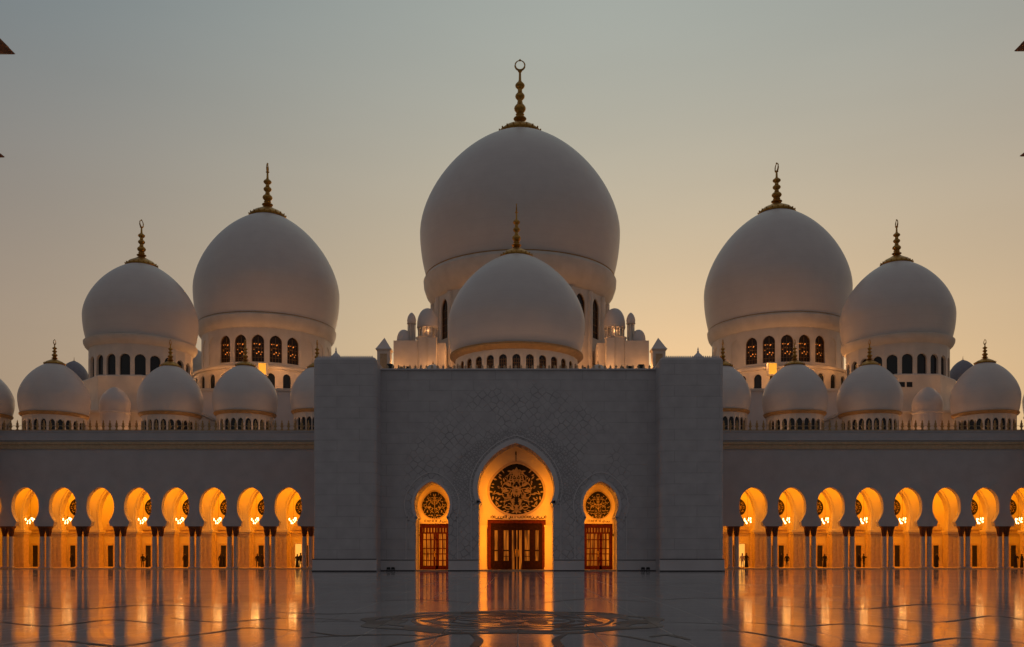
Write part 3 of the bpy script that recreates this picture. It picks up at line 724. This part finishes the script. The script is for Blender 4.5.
def door(cx, x0, x1, ztop_, side):
    """parent = frame; leaves, glass and handles are sub-parts"""
    y = TH; f = MB(); fw = .26 if not side else .2
    f.box(x0, x0+fw, y-.30, y, .1, ztop_); f.box(x1-fw, x1, y-.30, y, .1, ztop_); f.box(x0+fw, x1-fw, y-.30, y, ztop_-fw, ztop_)
    f.box(x0-.12, x0-.003, y-.2, y, .1, ztop_+.12); f.box(x1+.003, x1+.12, y-.2, y, .1, ztop_+.12); f.box(x0, x1, y-.2, y, ztop_+.003, ztop_+.12)
    fr = f.build('door', WOODL if side else WOODM, portal); a, c = x0+fw, x1-fw; W_ = c-a
    fr['label'] = 'red wooden double door with lattice panes' if side else 'dark wooden double door with tall glass panes'
    g = MB(); g.box(a, c, y-.06, y-.008, .1, ztop_-fw); g.build('glass', SIDELIT if side else DOORLIT, fr)
    l = MB(); dm = WOOD if not side else WOODL; zt = ztop_-fw
    tz = zt-.62
    l.box(a, c, y-.22, y-.07, tz-.14, tz+.02); l.box(a, c, y-.22, y-.07, zt-.12, zt)
    if not side:
        l.box(a, c, y-.20, y-.09, tz+.02, zt-.12)
        st_ = [(0, .07), (.135, .25), (.34, .41), (.455, .495), (.515, .55), (.60, .66), (.75, .865), (.93, 1)]
        for s0, s1 in st_: l.box(a+W_*s0, a+W_*s1, y-.22, y-.07, .1, tz-.14)
        for s0, s1 in ((.07, .135), (.25, .34), (.66, .75), (.865, .93)): l.box(a+W_*s0, a+W_*s1, y-.17, y-.08, .1, .95+.1); l.box(a+W_*s0, a+W_*s1, y-.16, y-.08, 2.1, 2.24)
        l.box(a+W_*.07, a+W_*.41, y-.21, y-.171, .1, 1.0); l.box(a+W_*.60, a+W_*.93, y-.21, y-.171, .1, 1.0)
        for s0 in (.25, .66): l.box(a+W_*s0, a+W_*(s0+.09), y-.15, y-.08, 1.5, 1.56)
        l.build('leaf', WOOD, fr)
        h = MB(); h.tube([(a+W_*.48, y-.3, 1.5), (a+W_*.48, y-.3, 2.3)], .03, 8); h.tube([(a+W_*.53, y-.3, 1.5), (a+W_*.53, y-.3, 2.3)], .03, 8)
        for z in (1.55, 2.25): h.tube([(a+W_*.48, y-.3, z), (a+W_*.48, y-.22, z)], .02, 6); h.tube([(a+W_*.53, y-.3, z), (a+W_*.53, y-.22, z)], .02, 6)
        h.build('handle', GOLD, fr)
    else:
        for i in range(7): xx = a+W_*i/6; l.box(max(a, xx-.055), min(c, xx+.055), y-.18, y-.07, .1, tz-.14)
        for i in range(8): xx = a+W_*(i+.5)/8; l.box(xx-.12, xx+.06, y-.18, y-.08, tz+.02, zt-.12)
        l.box(a+W_*.46, a+W_*.54, y-.24, y-.181, .1, tz-.14)
        l.box(a+W_*.56, a+W_*.66, y-.2, y-.09, .1, tz-.14)
        for z in (.1, 1.05, 1.75, 2.35, 3.3): l.box(a, c, y-.20, y-.07, z, z+(.42 if z == .1 else .10))
        l.build('leaf', dm, fr)
        h = MB(); h.tube([(a+W_*.5, y-.30, 1.5), (a+W_*.5, y-.30, 2.1)], .025, 8); h.tube([(a+W_*.5, y-.3, 1.55), (a+W_*.5, y-.23, 1.55)], .02, 6); h.build('handle', GOLD, fr)
    return fr
DB = D0+TH
def bx_(p): return X(p, DB)-AX
door(bx_(516), bx_(488.6), bx_(544.6), Z(521, DB), False)
door(bx_(434.6), bx_(421), bx_(448.3), Z(525, DB), True)
door(bx_(597.8), bx_(584.4), bx_(611.3), Z(525, DB), True)
roundel(portal, bx_(516.5), Z(491, DB), 27*DB/F, 23.5*DB/F, TH, 3, 10)
roundel(portal, bx_(434.6), Z(506, DB), 12.6*DB/F, 12.6*DB/F, TH, 5, 7)
roundel(portal, bx_(598), Z(506, DB), 12.6*DB/F, 12.6*DB/F, TH, 8, 6)
b = calligraphy(portal, bx_(490), bx_(544), Z(517, DB), .42, TH-.02, 2); b.build('calligraphy_band', WOODL, portal)
for c in (434.6, 598): b = calligraphy(portal, bx_(c-10), bx_(c+10), Z(521, DB), .26, TH-.02, 4); b.build('calligraphy_band', WOODL, portal)
b = MB(); b.tube([(bx_(516), TH-.03, Z(462, DB)), (bx_(516), TH-.03, Z(451, DB))], .035, 6); b.tube([(bx_(516), TH-.03, Z(455, DB)), (bx_(516), TH-.03, Z(452, DB))], .07, 6); b.build('apex_ornament', WOODL, portal)
for c in (483, 548.5):
    b = MB(); xx = bx_(c); zt = Z(527, DB); b.box(xx-.42, xx+.42, TH-.28, TH, .1, zt); b.box(xx-.5, xx+.5, TH-.36, TH, zt+.003, zt+.2); b.box(xx-.5, xx+.5, TH-.36, TH, .1, .35); b.build('wall_pilaster', BACK, portal)
for c in (418.5, 613.5):
    b = MB(); xx = bx_(c); b.box(xx-.11, xx+.11, TH-.2, TH, Z(536, DB), Z(534, DB)); b.build('wall_fitting', WOOD, portal)
# strips of lamps concealed behind the front edge of each doorway
for cx, hw, zt, pw in ((mx0, 3.75, 11.4, 250), (lx0, 1.55, 8.6, 112), (rx0, 1.55, 8.6, 112)):
    for sg in (-1, 1):
        area('doorway_strip_light', (AX+cx+sg*hw, D0+.5, zt/2+.2), (.10, zt), (-sg*.30, 1, 0), pw).data.spread = radians(125)
# black floodlights on the ground before the portal
fl = None
for px, lab in ((388.5, 'outer black floodlight at the foot of the portal, left side'), (393, 'inner black floodlight at the foot of the portal, left side'), (643, 'inner black floodlight at the foot of the portal, right side'), (648, 'outer black floodlight at the foot of the portal, right side')):
    t = thing('floodlight', (X(px, 93.9), 93.9, 0), lab, 'floodlight', 'black floodlights on the ground before the portal')
    if fl is None:
        b = MB(); b.box(-.16, .16, -.12, .16, .16, .42); b.box(-.12, .12, .16, .24, .2, .38); b.build('housing', BLACK, t)
        b = MB(); b.box(-.2, .2, -.1, .1, 0, .04); b.box(-.2, -.165, -.04, .04, .04, .34); b.box(.165, .2, -.04, .04, .04, .34); b.build('bracket', BLACK, t); fl = t
    else:
        for ch in fl.children: dup(ch, t)
for n_, (px, k) in enumerate(((390, 1.9), (401, 1.2), (408.5, 1.3), (450, 1.1), (584, 1.1), (622, 1.2), (630, 1.4), (641, 1.8))):
    w_ = ('first', 'second', 'third', 'fourth')[n_ if n_ < 4 else 7-n_]; sd = 'left' if n_ < 4 else 'right'
    t = thing('roof_spotlight', (X(px, 96.5), 96.5, ztop+.12), 'small black spotlight on the portal roof, %s from the %s tower' % (w_, sd), 'spotlight', 'black spotlights along the portal roof edge')
    for ch in fl.children: dup(ch, t)
    t.scale = (k, k, k)
for px, sd in ((433, 'left'), (598, 'right')):
    t = thing('skylight_dome', (X(px, 98), 98, ztop+.1), 'low skylight dome on the portal roof, %s of the bluish white dome' % sd, 'skylight', 'low skylight domes on the portal roof')
    b = MB(); b.lathe([(.85, 0), (.85, .35), (.80, .55), (.66, .8), (.42, 1.0), (.15, 1.1), (.01, 1.12)], n=24); b.build('cap', CREAM, t)
    b = MB(); b.lathe([(.03, 1.1), (.07, 1.25), (.02, 1.5)], n=8); b.build('finial', GOLD, t)
# ------------------------------------------------------------------ arcade wings
DW = 107.0; BAY = 37.6
wingc = [(8.5, 521.5), (11.2, 517.3), (13.2, 512.5), (13.7, 507), (13.0, 500.3), (10.6, 494.3), (6.6, 490), (2.6, 487.8), (0, 487.2)]
colproto = None
GAL = mk('gallery_plaster', (.66, .57, .38), .6, var=.06, nsc=.7, bump=.2)
GALD = mk('gallery_ochre_panel', (.58, .45, .28), .6, var=.12, nsc=3, bump=.3)
chand = None; CH = 'lit chandeliers hanging in the arcade galleries'
def wing(sg, c0, bay, n, side, skip_ch):
    """sg -1: left. arches at px c0 + sg*bay*i"""
    global colproto, chand
    sx = bay/BAY; cs = [c0+sg*bay*i for i in range(n)]
    inner = c0-sg*104  # runs on behind the portal
    outer_px = cs[-1]+sg*bay/2
    ox = X(c0, DW)
    t = thing('arcade_wing', (ox, DW, 0), 'long grey arcade wing %s of the portal with glowing keyhole arches on paired columns' % side, 'building', 'arcade wings either side of the portal')
    def lx(px, D=DW): return X(px, D)-ox
    zb = Z(526.2, DW); zt = Z(432, DW); zb_ = zb
    out = []
    lo, hi = sorted((inner, outer_px+sg*0.0)); out.append((lx(lo), zb)); 
    for c in sorted(cs):
        out += [(x+lx(c), z) for x, z in arch_outline([(9.8, 526.2)], wingc, DW, sx)]
    out += [(lx(hi), zb), (lx(hi), zt), (lx(lo), zt)]
    th = .75
    w = MB(); w.poly(out, 0, th); w.build('wall', WINGM, t)
    a, c = lx(lo), lx(hi)
    b = MB(); b.box(a, c, -.14, -.003, Z(440.5, DW), Z(432, DW)); b.box(a, c, -.22, .4, zt+.003, zt+.14); b.build('parapet', WINGM, t)
    b = MB(); b.box(a, c, -.20, -.003, Z(444.5, DW), Z(442, DW)); b.box(a, c, -.12, -.003, Z(449, DW), Z(444.6, DW)); b.build('string_course', OCHRE, t)
    b = MB(); b.box(a, c, th+.003, 16, 11.2, 15.4); b.box(a, c, 15.7, 16, 0, 11.2)
    b.build('roof', MARBLE, t)
    # end wall so the gallery is closed
    e = c if sg > 0 else a; b = MB(); b.box(min(e, e+sg*.6), max(e, e+sg*.6), 0, 16, 0, zt); b.build('end_wall', WINGM, t)
    b = MB(); b.box(a, c, -.55, 16, .004, .10); b.build('gallery_step', OCHRE, t)
    # columns in pairs with flared bronze capitals
    hz = zb; clist = [c-sg*bay/2 for c in cs]+[cs[-1]+sg*bay/2]
    for c_ in clist:
        for s2 in (-1, 1):
            loc = (lx(c_)+s2*.385, th/2, .10)
            if colproto is None:
                hcap = Z(526.2, DW)-Z(536.5, DW); hs = hz-hcap-.10
                b = MB(); b.lathe([(.30, .3), (.29, .5), (.29, hs*.5), (.28, hs)], n=20); colproto = b.build('column', COLM, t)
                b = MB(); b.lathe([(.22, hs), (.25, hs+.06), (.24, hs+.12), (.31, hs+hcap*.45), (.43, hs+hcap*.8), (.50, hs+hcap-.12)], n=4, smooth=False, a0=pi/4)
                for k in range(8):
                    aa = 2*pi*k/8; b.tube([(.20*cos(aa), .20*sin(aa), hs+.1), (.29*cos(aa), .29*sin(aa), hs+.6), (.36*cos(aa), .36*sin(aa), hs+.95)], [.05, .06, .03], 6)
                b.box(-.375, .375, -.375, .375, hs+hcap-.12, hs+hcap-.004); b.build('capital', CAPM, colproto)
                b = MB(); b.box(-.33, .33, -.33, .33, 0, .14); b.lathe([(.31, .14), (.3, .2), (.24, .26), (.22, .32)], n=20); b.build('base', COLM, colproto)
                colproto.location = loc
            else: dup(colproto, t, loc)
    # inner row of piers carrying pointed arches
    DA = 111.6; ya = DA-DW
    def la(px): return X(px, DA)-ox
    zsp = Z(530, DA)
    pier = MB(); hwp = 5.8*sx*DA/F
    pier.box(-hwp, hwp, 0, 1.2, .1, zsp-.5)
    for k in (-.78, -.05, .68): pier.box(k*hwp-.11, k*hwp+.17, -.07, -.003, .6, zsp-.9)
    pier.box(-hwp-.05, hwp+.05, -.10, 1.3, .1, .5)
    capm = MB(); capm.box(-hwp-.10, hwp+.10, -.14, 1.34, zsp-.5, zsp-.28); capm.box(-hwp-.2, hwp+.2, -.24, 1.44, zsp-.277, zsp)
    p0 = None
    pc = [c+sg*7.2*sx for c in cs]+[cs[0]-sg*(bay-7.2*sx)]
    for q in pc:
        if p0 is None:
            p0 = pier.build('inner_pier', GALD, t, (la(q), ya, 0)); capm.build('pier_cap', GAL, p0)
        else: dup(p0, t, (la(q), ya, 0))
    out = []; aw = (bay/2-5.8*sx)*DA/F
    ql = sorted(pc); a2, c2 = la(ql[0])-hwp, la(ql[-1])+hwp
    out.append((a2, zsp))
    for i in range(len(ql)-1):
        cc = (la(ql[i])+la(ql[i+1]))/2
        arc = [(aw*x, z) for x, z in smooth([(1.0, zsp), (1.06, zsp+1.2), (1.05, zsp+2.4), (.82, zsp+3.7), (.45, zsp+4.7), (0, zsp+5.2)], 4)]
        full_ = [(-x, z) for x, z in arc]+arc[::-1][1:]
        out += [(cc+x, z) for x, z in full_]
    out += [(c2, zsp), (c2, 11.1), (a2, 11.1)]
    w = MB(); w.poly(out, ya+.1, ya+1.1); ia = w.build('inner_arcade', GAL, t)
    w = MB()
    for i in range(len(ql)-1):
        cc = (la(ql[i])+la(ql[i+1]))/2
        arc = [(aw*x, z) for x, z in smooth([(1.0, zsp), (1.06, zsp+1.2), (1.05, zsp+2.4), (.82, zsp+3.7), (.45, zsp+4.7), (0, zsp+5.2)], 4)]
        full_ = [(cc-x, z) for x, z in arc]+[(cc+x, z) for x, z in arc[::-1][1:]]
        w.band(offset(full_, .25), offset(full_, .38), ya, ya+.097)
    w.build('arch_moulding', GAL, ia)
    # back wall with dark lattice roundels and doors
    DBk = 119.0; yb = DBk-DW
    b = MB(); b.box(a, c, yb, yb+.4, .1, 11.15); bk = b.build('back_wall', GAL, t)
    b = MB(); b.box(a, c, yb-.18, yb-.003, Z(533, DBk), Z(531, DBk)); b.box(a, c, yb-.12, yb-.003, Z(531, DBk)+.003, Z(530, DBk)); b.build('entablature', GALD, bk)
    def lb(px): return X(px, DBk)-ox
    for i, q in enumerate(cs):
        cx = lb(q-sg*14.3*sx)
        r = 7.2*DBk/F; zc = Z(507.5, DBk); rn = random.Random(i+5)
        if i not in ((5, 7) if sg < 0 else (5,)):
         b = MB(); n_ = 28; b.poly([(cx+r*sin(2*pi*k/n_), zc+r*1.12*cos(2*pi*k/n_)*(1+.1*max(0, cos(2*pi*k/n_))**6)) for k in range(n_)], yb-.05, yb-.004); ro = b.build('roundel', M_TYM, bk)
         b = MB()
         for k in range(8):
            aa = 2*pi*k/8+.2; leaf(b, cx+.1*r*sin(aa), zc+.1*r*cos(aa), aa, .4*r, .13*r, yb-.1, yb-.055); leaf(b, cx+.55*r*sin(aa+.3), zc+.6*r*cos(aa+.3), aa+.9, .34*r, .13*r, yb-.1, yb-.055); leaf(b, cx+.58*r*sin(aa+.1), zc+.6*r*cos(aa+.1), aa-.6, .3*r, .10*r, yb-.1, yb-.055)
         b.build('filigree', GOLDP, ro)
        # stepped hood below the roundel
        b = MB(); z0 = Z(531, DBk)
        for s_, zz in ((.95, 0), (.72, .38), (.5, .76), (.26, 1.12)): b.box(cx-s_*1.3, cx+s_*1.3, yb-.26+.05*zz, yb-.13 if zz == 0 else yb-.004, z0+.14+zz, z0+.14+zz+.36)
        b.build('stepped_hood', GALD, bk)
        # doors: dark openings with posts
        dh = 2.9; b = MB(); b.box(cx-.80, cx-.14, yb-.10, yb-.004, .1, dh); b.box(cx+.14, cx+.80, yb-.10, yb-.004, .1, dh)
        dr = b.build('gallery_door', BLACK, bk)
        b = MB(); b.box(cx-1.0, cx-.803, yb-.22, yb-.004, .1, dh+.25); b.box(cx+.803, cx+1.0, yb-.22, yb-.004, .1, dh+.25); b.box(cx-.803, cx+.803, yb-.22, yb-.004, dh+.003, dh+.25); b.box(cx-.10, cx+.10, yb-.2, yb-.004, .1, dh)
        b.build('door_frame', GALD, dr)
        # slim pilasters and a carved panel frieze
        for dx in (-1.55, 1.55, 2.3):
            b = MB(); b.box(cx+dx-.14, cx+dx+.14, yb-.2, yb-.004, .1, Z(534, DBk)); b.build('back_pilaster', GALD, bk)
        # chandelier
        if i in skip_ch: continue
        DC = 110.3; px = q-sg*5.5*sx
        cht = thing('chandelier', (X(px, DC), DC, Z(521.5, DC)), 'lit golden chandelier in the %s arch %s of the portal' % (ORD[i], side), 'chandelier', CH)
        point('chandelier_lamp', (X(px, DC), DC, Z(521.5, DC)+.1), (22, 55, 35, 70, 30, 50, 40, 62, 28)[i], (1, .45, .06), .12)
        if chand is None:
            b = MB()
            b.tube([(0, 0, .2), (0, 0, 11.1-Z(521.5, DC))], .02, 6); b.lathe([(.02, -.25), (.1, -.1), (.14, .05), (.06, .2), (.10, .4), (.03, .6)], n=12)
            for k in range(10):
                aa = 2*pi*k/10; b.tube([(.08*cos(aa), .08*sin(aa), 0), (.35*cos(aa), .35*sin(aa), -.12), (.52*cos(aa), .52*sin(aa), .08)], .014, 5)
            b.build('frame', GOLD, cht)
            rn = random.Random(2); b = MB(); b.sphere((0, 0, 0), .062, 6, 1.9); b0 = b.build('bulb', BULB, cht)
            for k in range(13):
                aa = 2.4*k; q_ = .54*sqrt((k+.5)/13); lc = (q_*cos(aa), q_*sin(aa), rn.uniform(-.15, .42)-.2*q_)
                bo = b0 if k == 0 else dup(b0, cht)
                bo.location = lc; f_ = rn.uniform(.6, 1.15); bo.scale = (f_, f_, f_*rn.uniform(.8, 1.5))
            chand = cht
        else:
            for ch in chand.children: dup(ch, cht)
    # merlons along the parapet
    b = MB(); b.poly(merlon_outline(.42, Z(421, DW)-zt), -.05, .05); m0 = b.build('merlon', TRIM, t); stp = 6.62
    lo2, hi2 = (outer_px, 318) if sg < 0 else (722, outer_px)
    k = 0; p = lo2+2
    while p < hi2:
        loc = (lx(p), .1, zt+.14)
        if k == 0: m0.location = loc
        else: dup(m0, t, loc)
        p += stp; k += 1
    b = MB(); b.box(lx(lo2), lx(hi2), .08, .12, zt+.14, zt+.30)
    b.tube([(lx(lo2), .1, zt+.75), (lx(hi2), .1, zt+.75)], .025, 5); b.build('parapet_rail', OCHRE, t)
    # lamps concealed over the gallery
    L_ = abs(c-a)
    for yy, pw in ((1.6, 1.0), (8.6, 1.35)):
        area('gallery_cove_light', (ox+(a+c)/2, DW+yy+(.9), 11.05), (L_*.98, .8), (0, 0, -1), 2450*pw)
    return t
ORD = ['first', 'second', 'third', 'fourth', 'fifth', 'sixth', 'seventh', 'eighth', 'ninth']
wing(-1, 288.2, 37.6, 9, 'left', (5, 8)); wing(1, 753.4, 38.65, 9, 'right', (5, 8))
# lit room beyond the first left arch, and beyond the first right arch
for px, D, lab in ((298.5, 118.6, 'bright yellow doorway at the back of the first left arch'), (741.5, 118.6, 'bright yellow doorway at the back of the first right arch')):
    t = thing('lit_doorway', (X(px, D), D, .1), lab, 'doorway', 'bright doorways at the back of the galleries')
    b = MB(); b.box(-.42, .42, .02, .06, 0, 3.0); b.build('opening', LITDOOR, t)
    b = MB(); b.box(-.52, -.423, -.04, .1, 0, 3.1); b.box(.423, .52, -.04, .1, 0, 3.1); b.box(-.423, .423, -.04, .1, 3.003, 3.1); b.build('frame', GALD, t)
# ------------------------------------------------------------------ minarets standing just outside both edges: only balcony rims reach in
for sg, cx, h1, h2, y1, y2, lab in ((-1, -64.3, 4.0, 3.2, 54, 157, 'left'), (1, 63.52, 4.0, 3.58, 51, 156, 'right')):
    D = 104; t = thing('minaret', (cx, D, 0), 'tall minaret of which only bronze balcony corners show at the %s edge' % lab, 'minaret', 'tall minarets beyond the edges')
    b = MB(); b.lathe([(2.35*sqrt(2), 0), (2.35*sqrt(2), 30), (2.1*sqrt(2), 31), (2.1*sqrt(2), 66), (1.6*sqrt(2), 68), (1.6*sqrt(2), 90), (2.0, 94), (.3, 104)], n=4, smooth=False, a0=pi/4); b.build('shaft', MARBLE, t)
    for h, y in ((h1, y1), (h2, y2)):
        z = Z(y, D+h); q = sqrt(2); b = MB()
        b.lathe([(2.15*q, z-.85), ((h-.9)*q, z-.42), ((h-.12)*q, z-.12), (h*q, z), ((h-.25)*q, z+.10), ((h-.5)*q, z+.12), ((h-.5)*q, z+.55), (2.15*q, z+.55)], n=4, smooth=False, a0=pi/4)
        b.build('balcony', BALC, t)
# ------------------------------------------------------------------ people under the arches
def person(px, D, lab, robe='long', h=1.7, mat=None, rz=0, arm=0):
    t = thing('person', (X(px, D), D, .10), lab, 'person', 'people under the arcade arches', rz)
    k = h/1.7; b = MB()
    ring = lambda z, rx, ry, ox=0: (z*k, rx*k, ry*k, ox*k)
    if robe == 'long': secs = [ring(.0, .24, .20), ring(.25, .23, .19), ring(.7, .19, .15), ring(.98, .17, .13), ring(1.2, .19, .13), ring(1.36, .20, .12), ring(1.43, .14, .10), ring(1.47, .07, .075), ring(1.52, .085, .095), ring(1.60, .10, .115), ring(1.66, .085, .10), ring(1.70, .03, .04)]
    else: secs = [ring(.80, .17, .13), ring(.98, .16, .12), ring(1.2, .19, .13), ring(1.38, .20, .12), ring(1.44, .12, .09), ring(1.48, .06, .065), ring(1.53, .075, .09), ring(1.60, .082, .10), ring(1.67, .07, .085), ring(1.71, .03, .04)]
    n = 14; vs = [(ox+rx*cos(2*pi*i/n), ry*sin(2*pi*i/n), z) for z, rx, ry, ox in secs for i in range(n)]
    fs = [(j*n+i, j*n+(i+1) % n, (j+1)*n+(i+1) % n, (j+1)*n+i) for j in range(len(secs)-1) for i in range(n)]+[tuple(range(n))[::-1], tuple((len(secs)-1)*n+i for i in range(n))]
    b.add(vs, fs, True)
    if robe != 'long':
        for s in (-1, 1): b.tube([(s*.09*k, 0, .84*k), (s*.10*k, -.02, .48*k), (s*.12*k, .03*s, .07*k), (s*.12*k, .03*s-.12, .03)], [.085*k, .06*k, .045*k, .035], 8)
    for s in (-1, 1):
        el = (s*.27*k, -.03, 1.12*k); ha = (s*.24*k, -.12, .86*k)
        if arm and s > 0: el = (s*.27*k, -.12, 1.14*k); ha = (s*.16*k, -.30, 1.30*k)
        b.tube([(s*.17*k, 0, 1.37*k), el, ha], [.065*k, .055*k, .04*k], 8); b.sphere(ha, .045*k, 6, 1.3)
    o = b.build('body', mat or CLK, t)
    if robe != 'long':
        c = MB(); c.lathe([(.082*k, 1.56*k), (.098*k, 1.60*k), (.094*k, 1.67*k), (.05*k, 1.725*k), (.01, 1.735*k)], n=14); c.build('hair', BLACK, t)
    f = MB(); f.sphere((0, -.075*k, 1.585*k), .05*k, 8, 1.3); f.sphere((0, -.128*k, 1.58*k), .012*k, 5); f.build('face', SKIN, t)
    return t
PPL = [(72.4, 113.5, 'black-robed person right of the pillar in the seventh left arch', 'long', 1.72, 0), (138, 114, 'leftmost of three black-robed people in the fifth left arch', 'long', 1.7, 0),
       (142.7, 114.6, 'middle one of three dark figures in the fifth left arch', 'short', 1.66, 0), (147, 113.6, 'rightmost of three dark figures in the fifth left arch', 'long', 1.6, 1),
       (185.2, 113.5, 'lone dark figure in the fourth left arch', 'long', 1.75, 0), (220.6, 114, 'left one of two black-robed people in the third left arch', 'long', 1.72, 0),
       (223.9, 114.4, 'right one of two black-robed people in the third left arch', 'long', 1.65, 0), (257.4, 113.8, 'left one of two dark people in the second left arch', 'short', 1.7, 1),
       (262.4, 114, 'right one of two dark people in the second left arch', 'long', 1.72, 0), (297.3, 112.9, 'black-robed person before the bright doorway in the first left arch', 'long', 1.68, 0),
       (300.6, 113.6, 'person raising an arm beside the bright doorway in the first left arch', 'short', 1.8, 1), (742.3, 109.2, 'person in pale clothes at the first right arch', 'short', 1.75, 1),
       (746.4, 112.5, 'black-robed person in the first right arch', 'long', 1.78, 0), (781, 112.5, 'tall black-robed person in the second right arch', 'long', 1.78, 0),
       (787, 113, 'person in dark trousers in the second right arch', 'short', 1.68, 0), (824.6, 113, 'black-robed person in the third right arch', 'long', 1.7, 0),
       (859, 113.6, 'left one of two dark people in the fourth right arch', 'long', 1.7, 0), (863.8, 113.2, 'right one of two dark people in the fourth right arch', 'short', 1.72, 1),
       (936.6, 112.6, 'dark figure beside the column in the sixth right arch', 'long', 1.74, 0), (1015.6, 109.4, 'stout dark figure at the right edge beside the last column', 'long', 1.74, 1), (1021.8, 110, 'person at the extreme right edge', 'long', 1.68, 0)]
for i, (px, D, lab, rb, h, ar) in enumerate(PPL):
    person(px, D, lab, rb, h, CLW if 'pale' in lab else CLK, rz=random.uniform(-.6, .6), arm=ar)
# ------------------------------------------------------------------ warm floodlamps on the roofs (fixtures hidden behind the parapets)
FLOOD = (1, .43, .13)
for px, D, y, pw in ((396, 131, 366, 260), (428, 130.5, 366, 260), (455, 128, 364, 250), (585, 128, 364, 250), (612, 130.5, 366, 260), (645, 131, 366, 260)):
    point('roof_floodlamp', (X(px, D), D, Z(y, D)), pw*.40, FLOOD)
for k in range(9):   # under the great cornice
    a = radians(-160+140*k/8); point('cornice_floodlamp', (X(520, 147.6)+17.2*cos(a), 147.6+17.2*sin(a), 31.0), 150, FLOOD)
for cx in (265.5, 778.5):
    for k in range(7):
        a = radians(-165+150*k/6); point('cornice_floodlamp', (X(cx, 147)+13.6*cos(a), 147+13.6*sin(a), Z(366, 136)), 60, FLOOD)
for cx in (139.5, 898.5):
    for k in range(6):
        a = radians(-165+150*k/5); point('cornice_floodlamp', (X(cx, 130)+9.9*cos(a), 130+9.9*sin(a), Z(382, 124)), 26, FLOOD)
for px, *_ in specs:
    for dx in (-1, 1): point('roof_lamp', (X(px, 115)+dx*4.6, 110.3, 16.2), 34, FLOOD)
for k in range(7): a = radians(-165+150*k/6); point('roof_lamp', (X(516.5, 112)+9.6*cos(a), 112+9.6*sin(a), 21.6), 40, (1, .48, .16))

for px in (225, 262, 300, 738, 777, 815): point('roof_floodlamp', (X(px, 131.6), 131.6, Z(391, 131)+.9), 210, FLOOD)
for px in (95, 140, 185, 850, 897, 945): point('roof_floodlamp', (X(px, 118.5), 118.5, 16.4), 120, FLOOD)
for px in (470, 560): point('roof_floodlamp', (X(px, 99), 99, 21.9), 60, FLOOD)
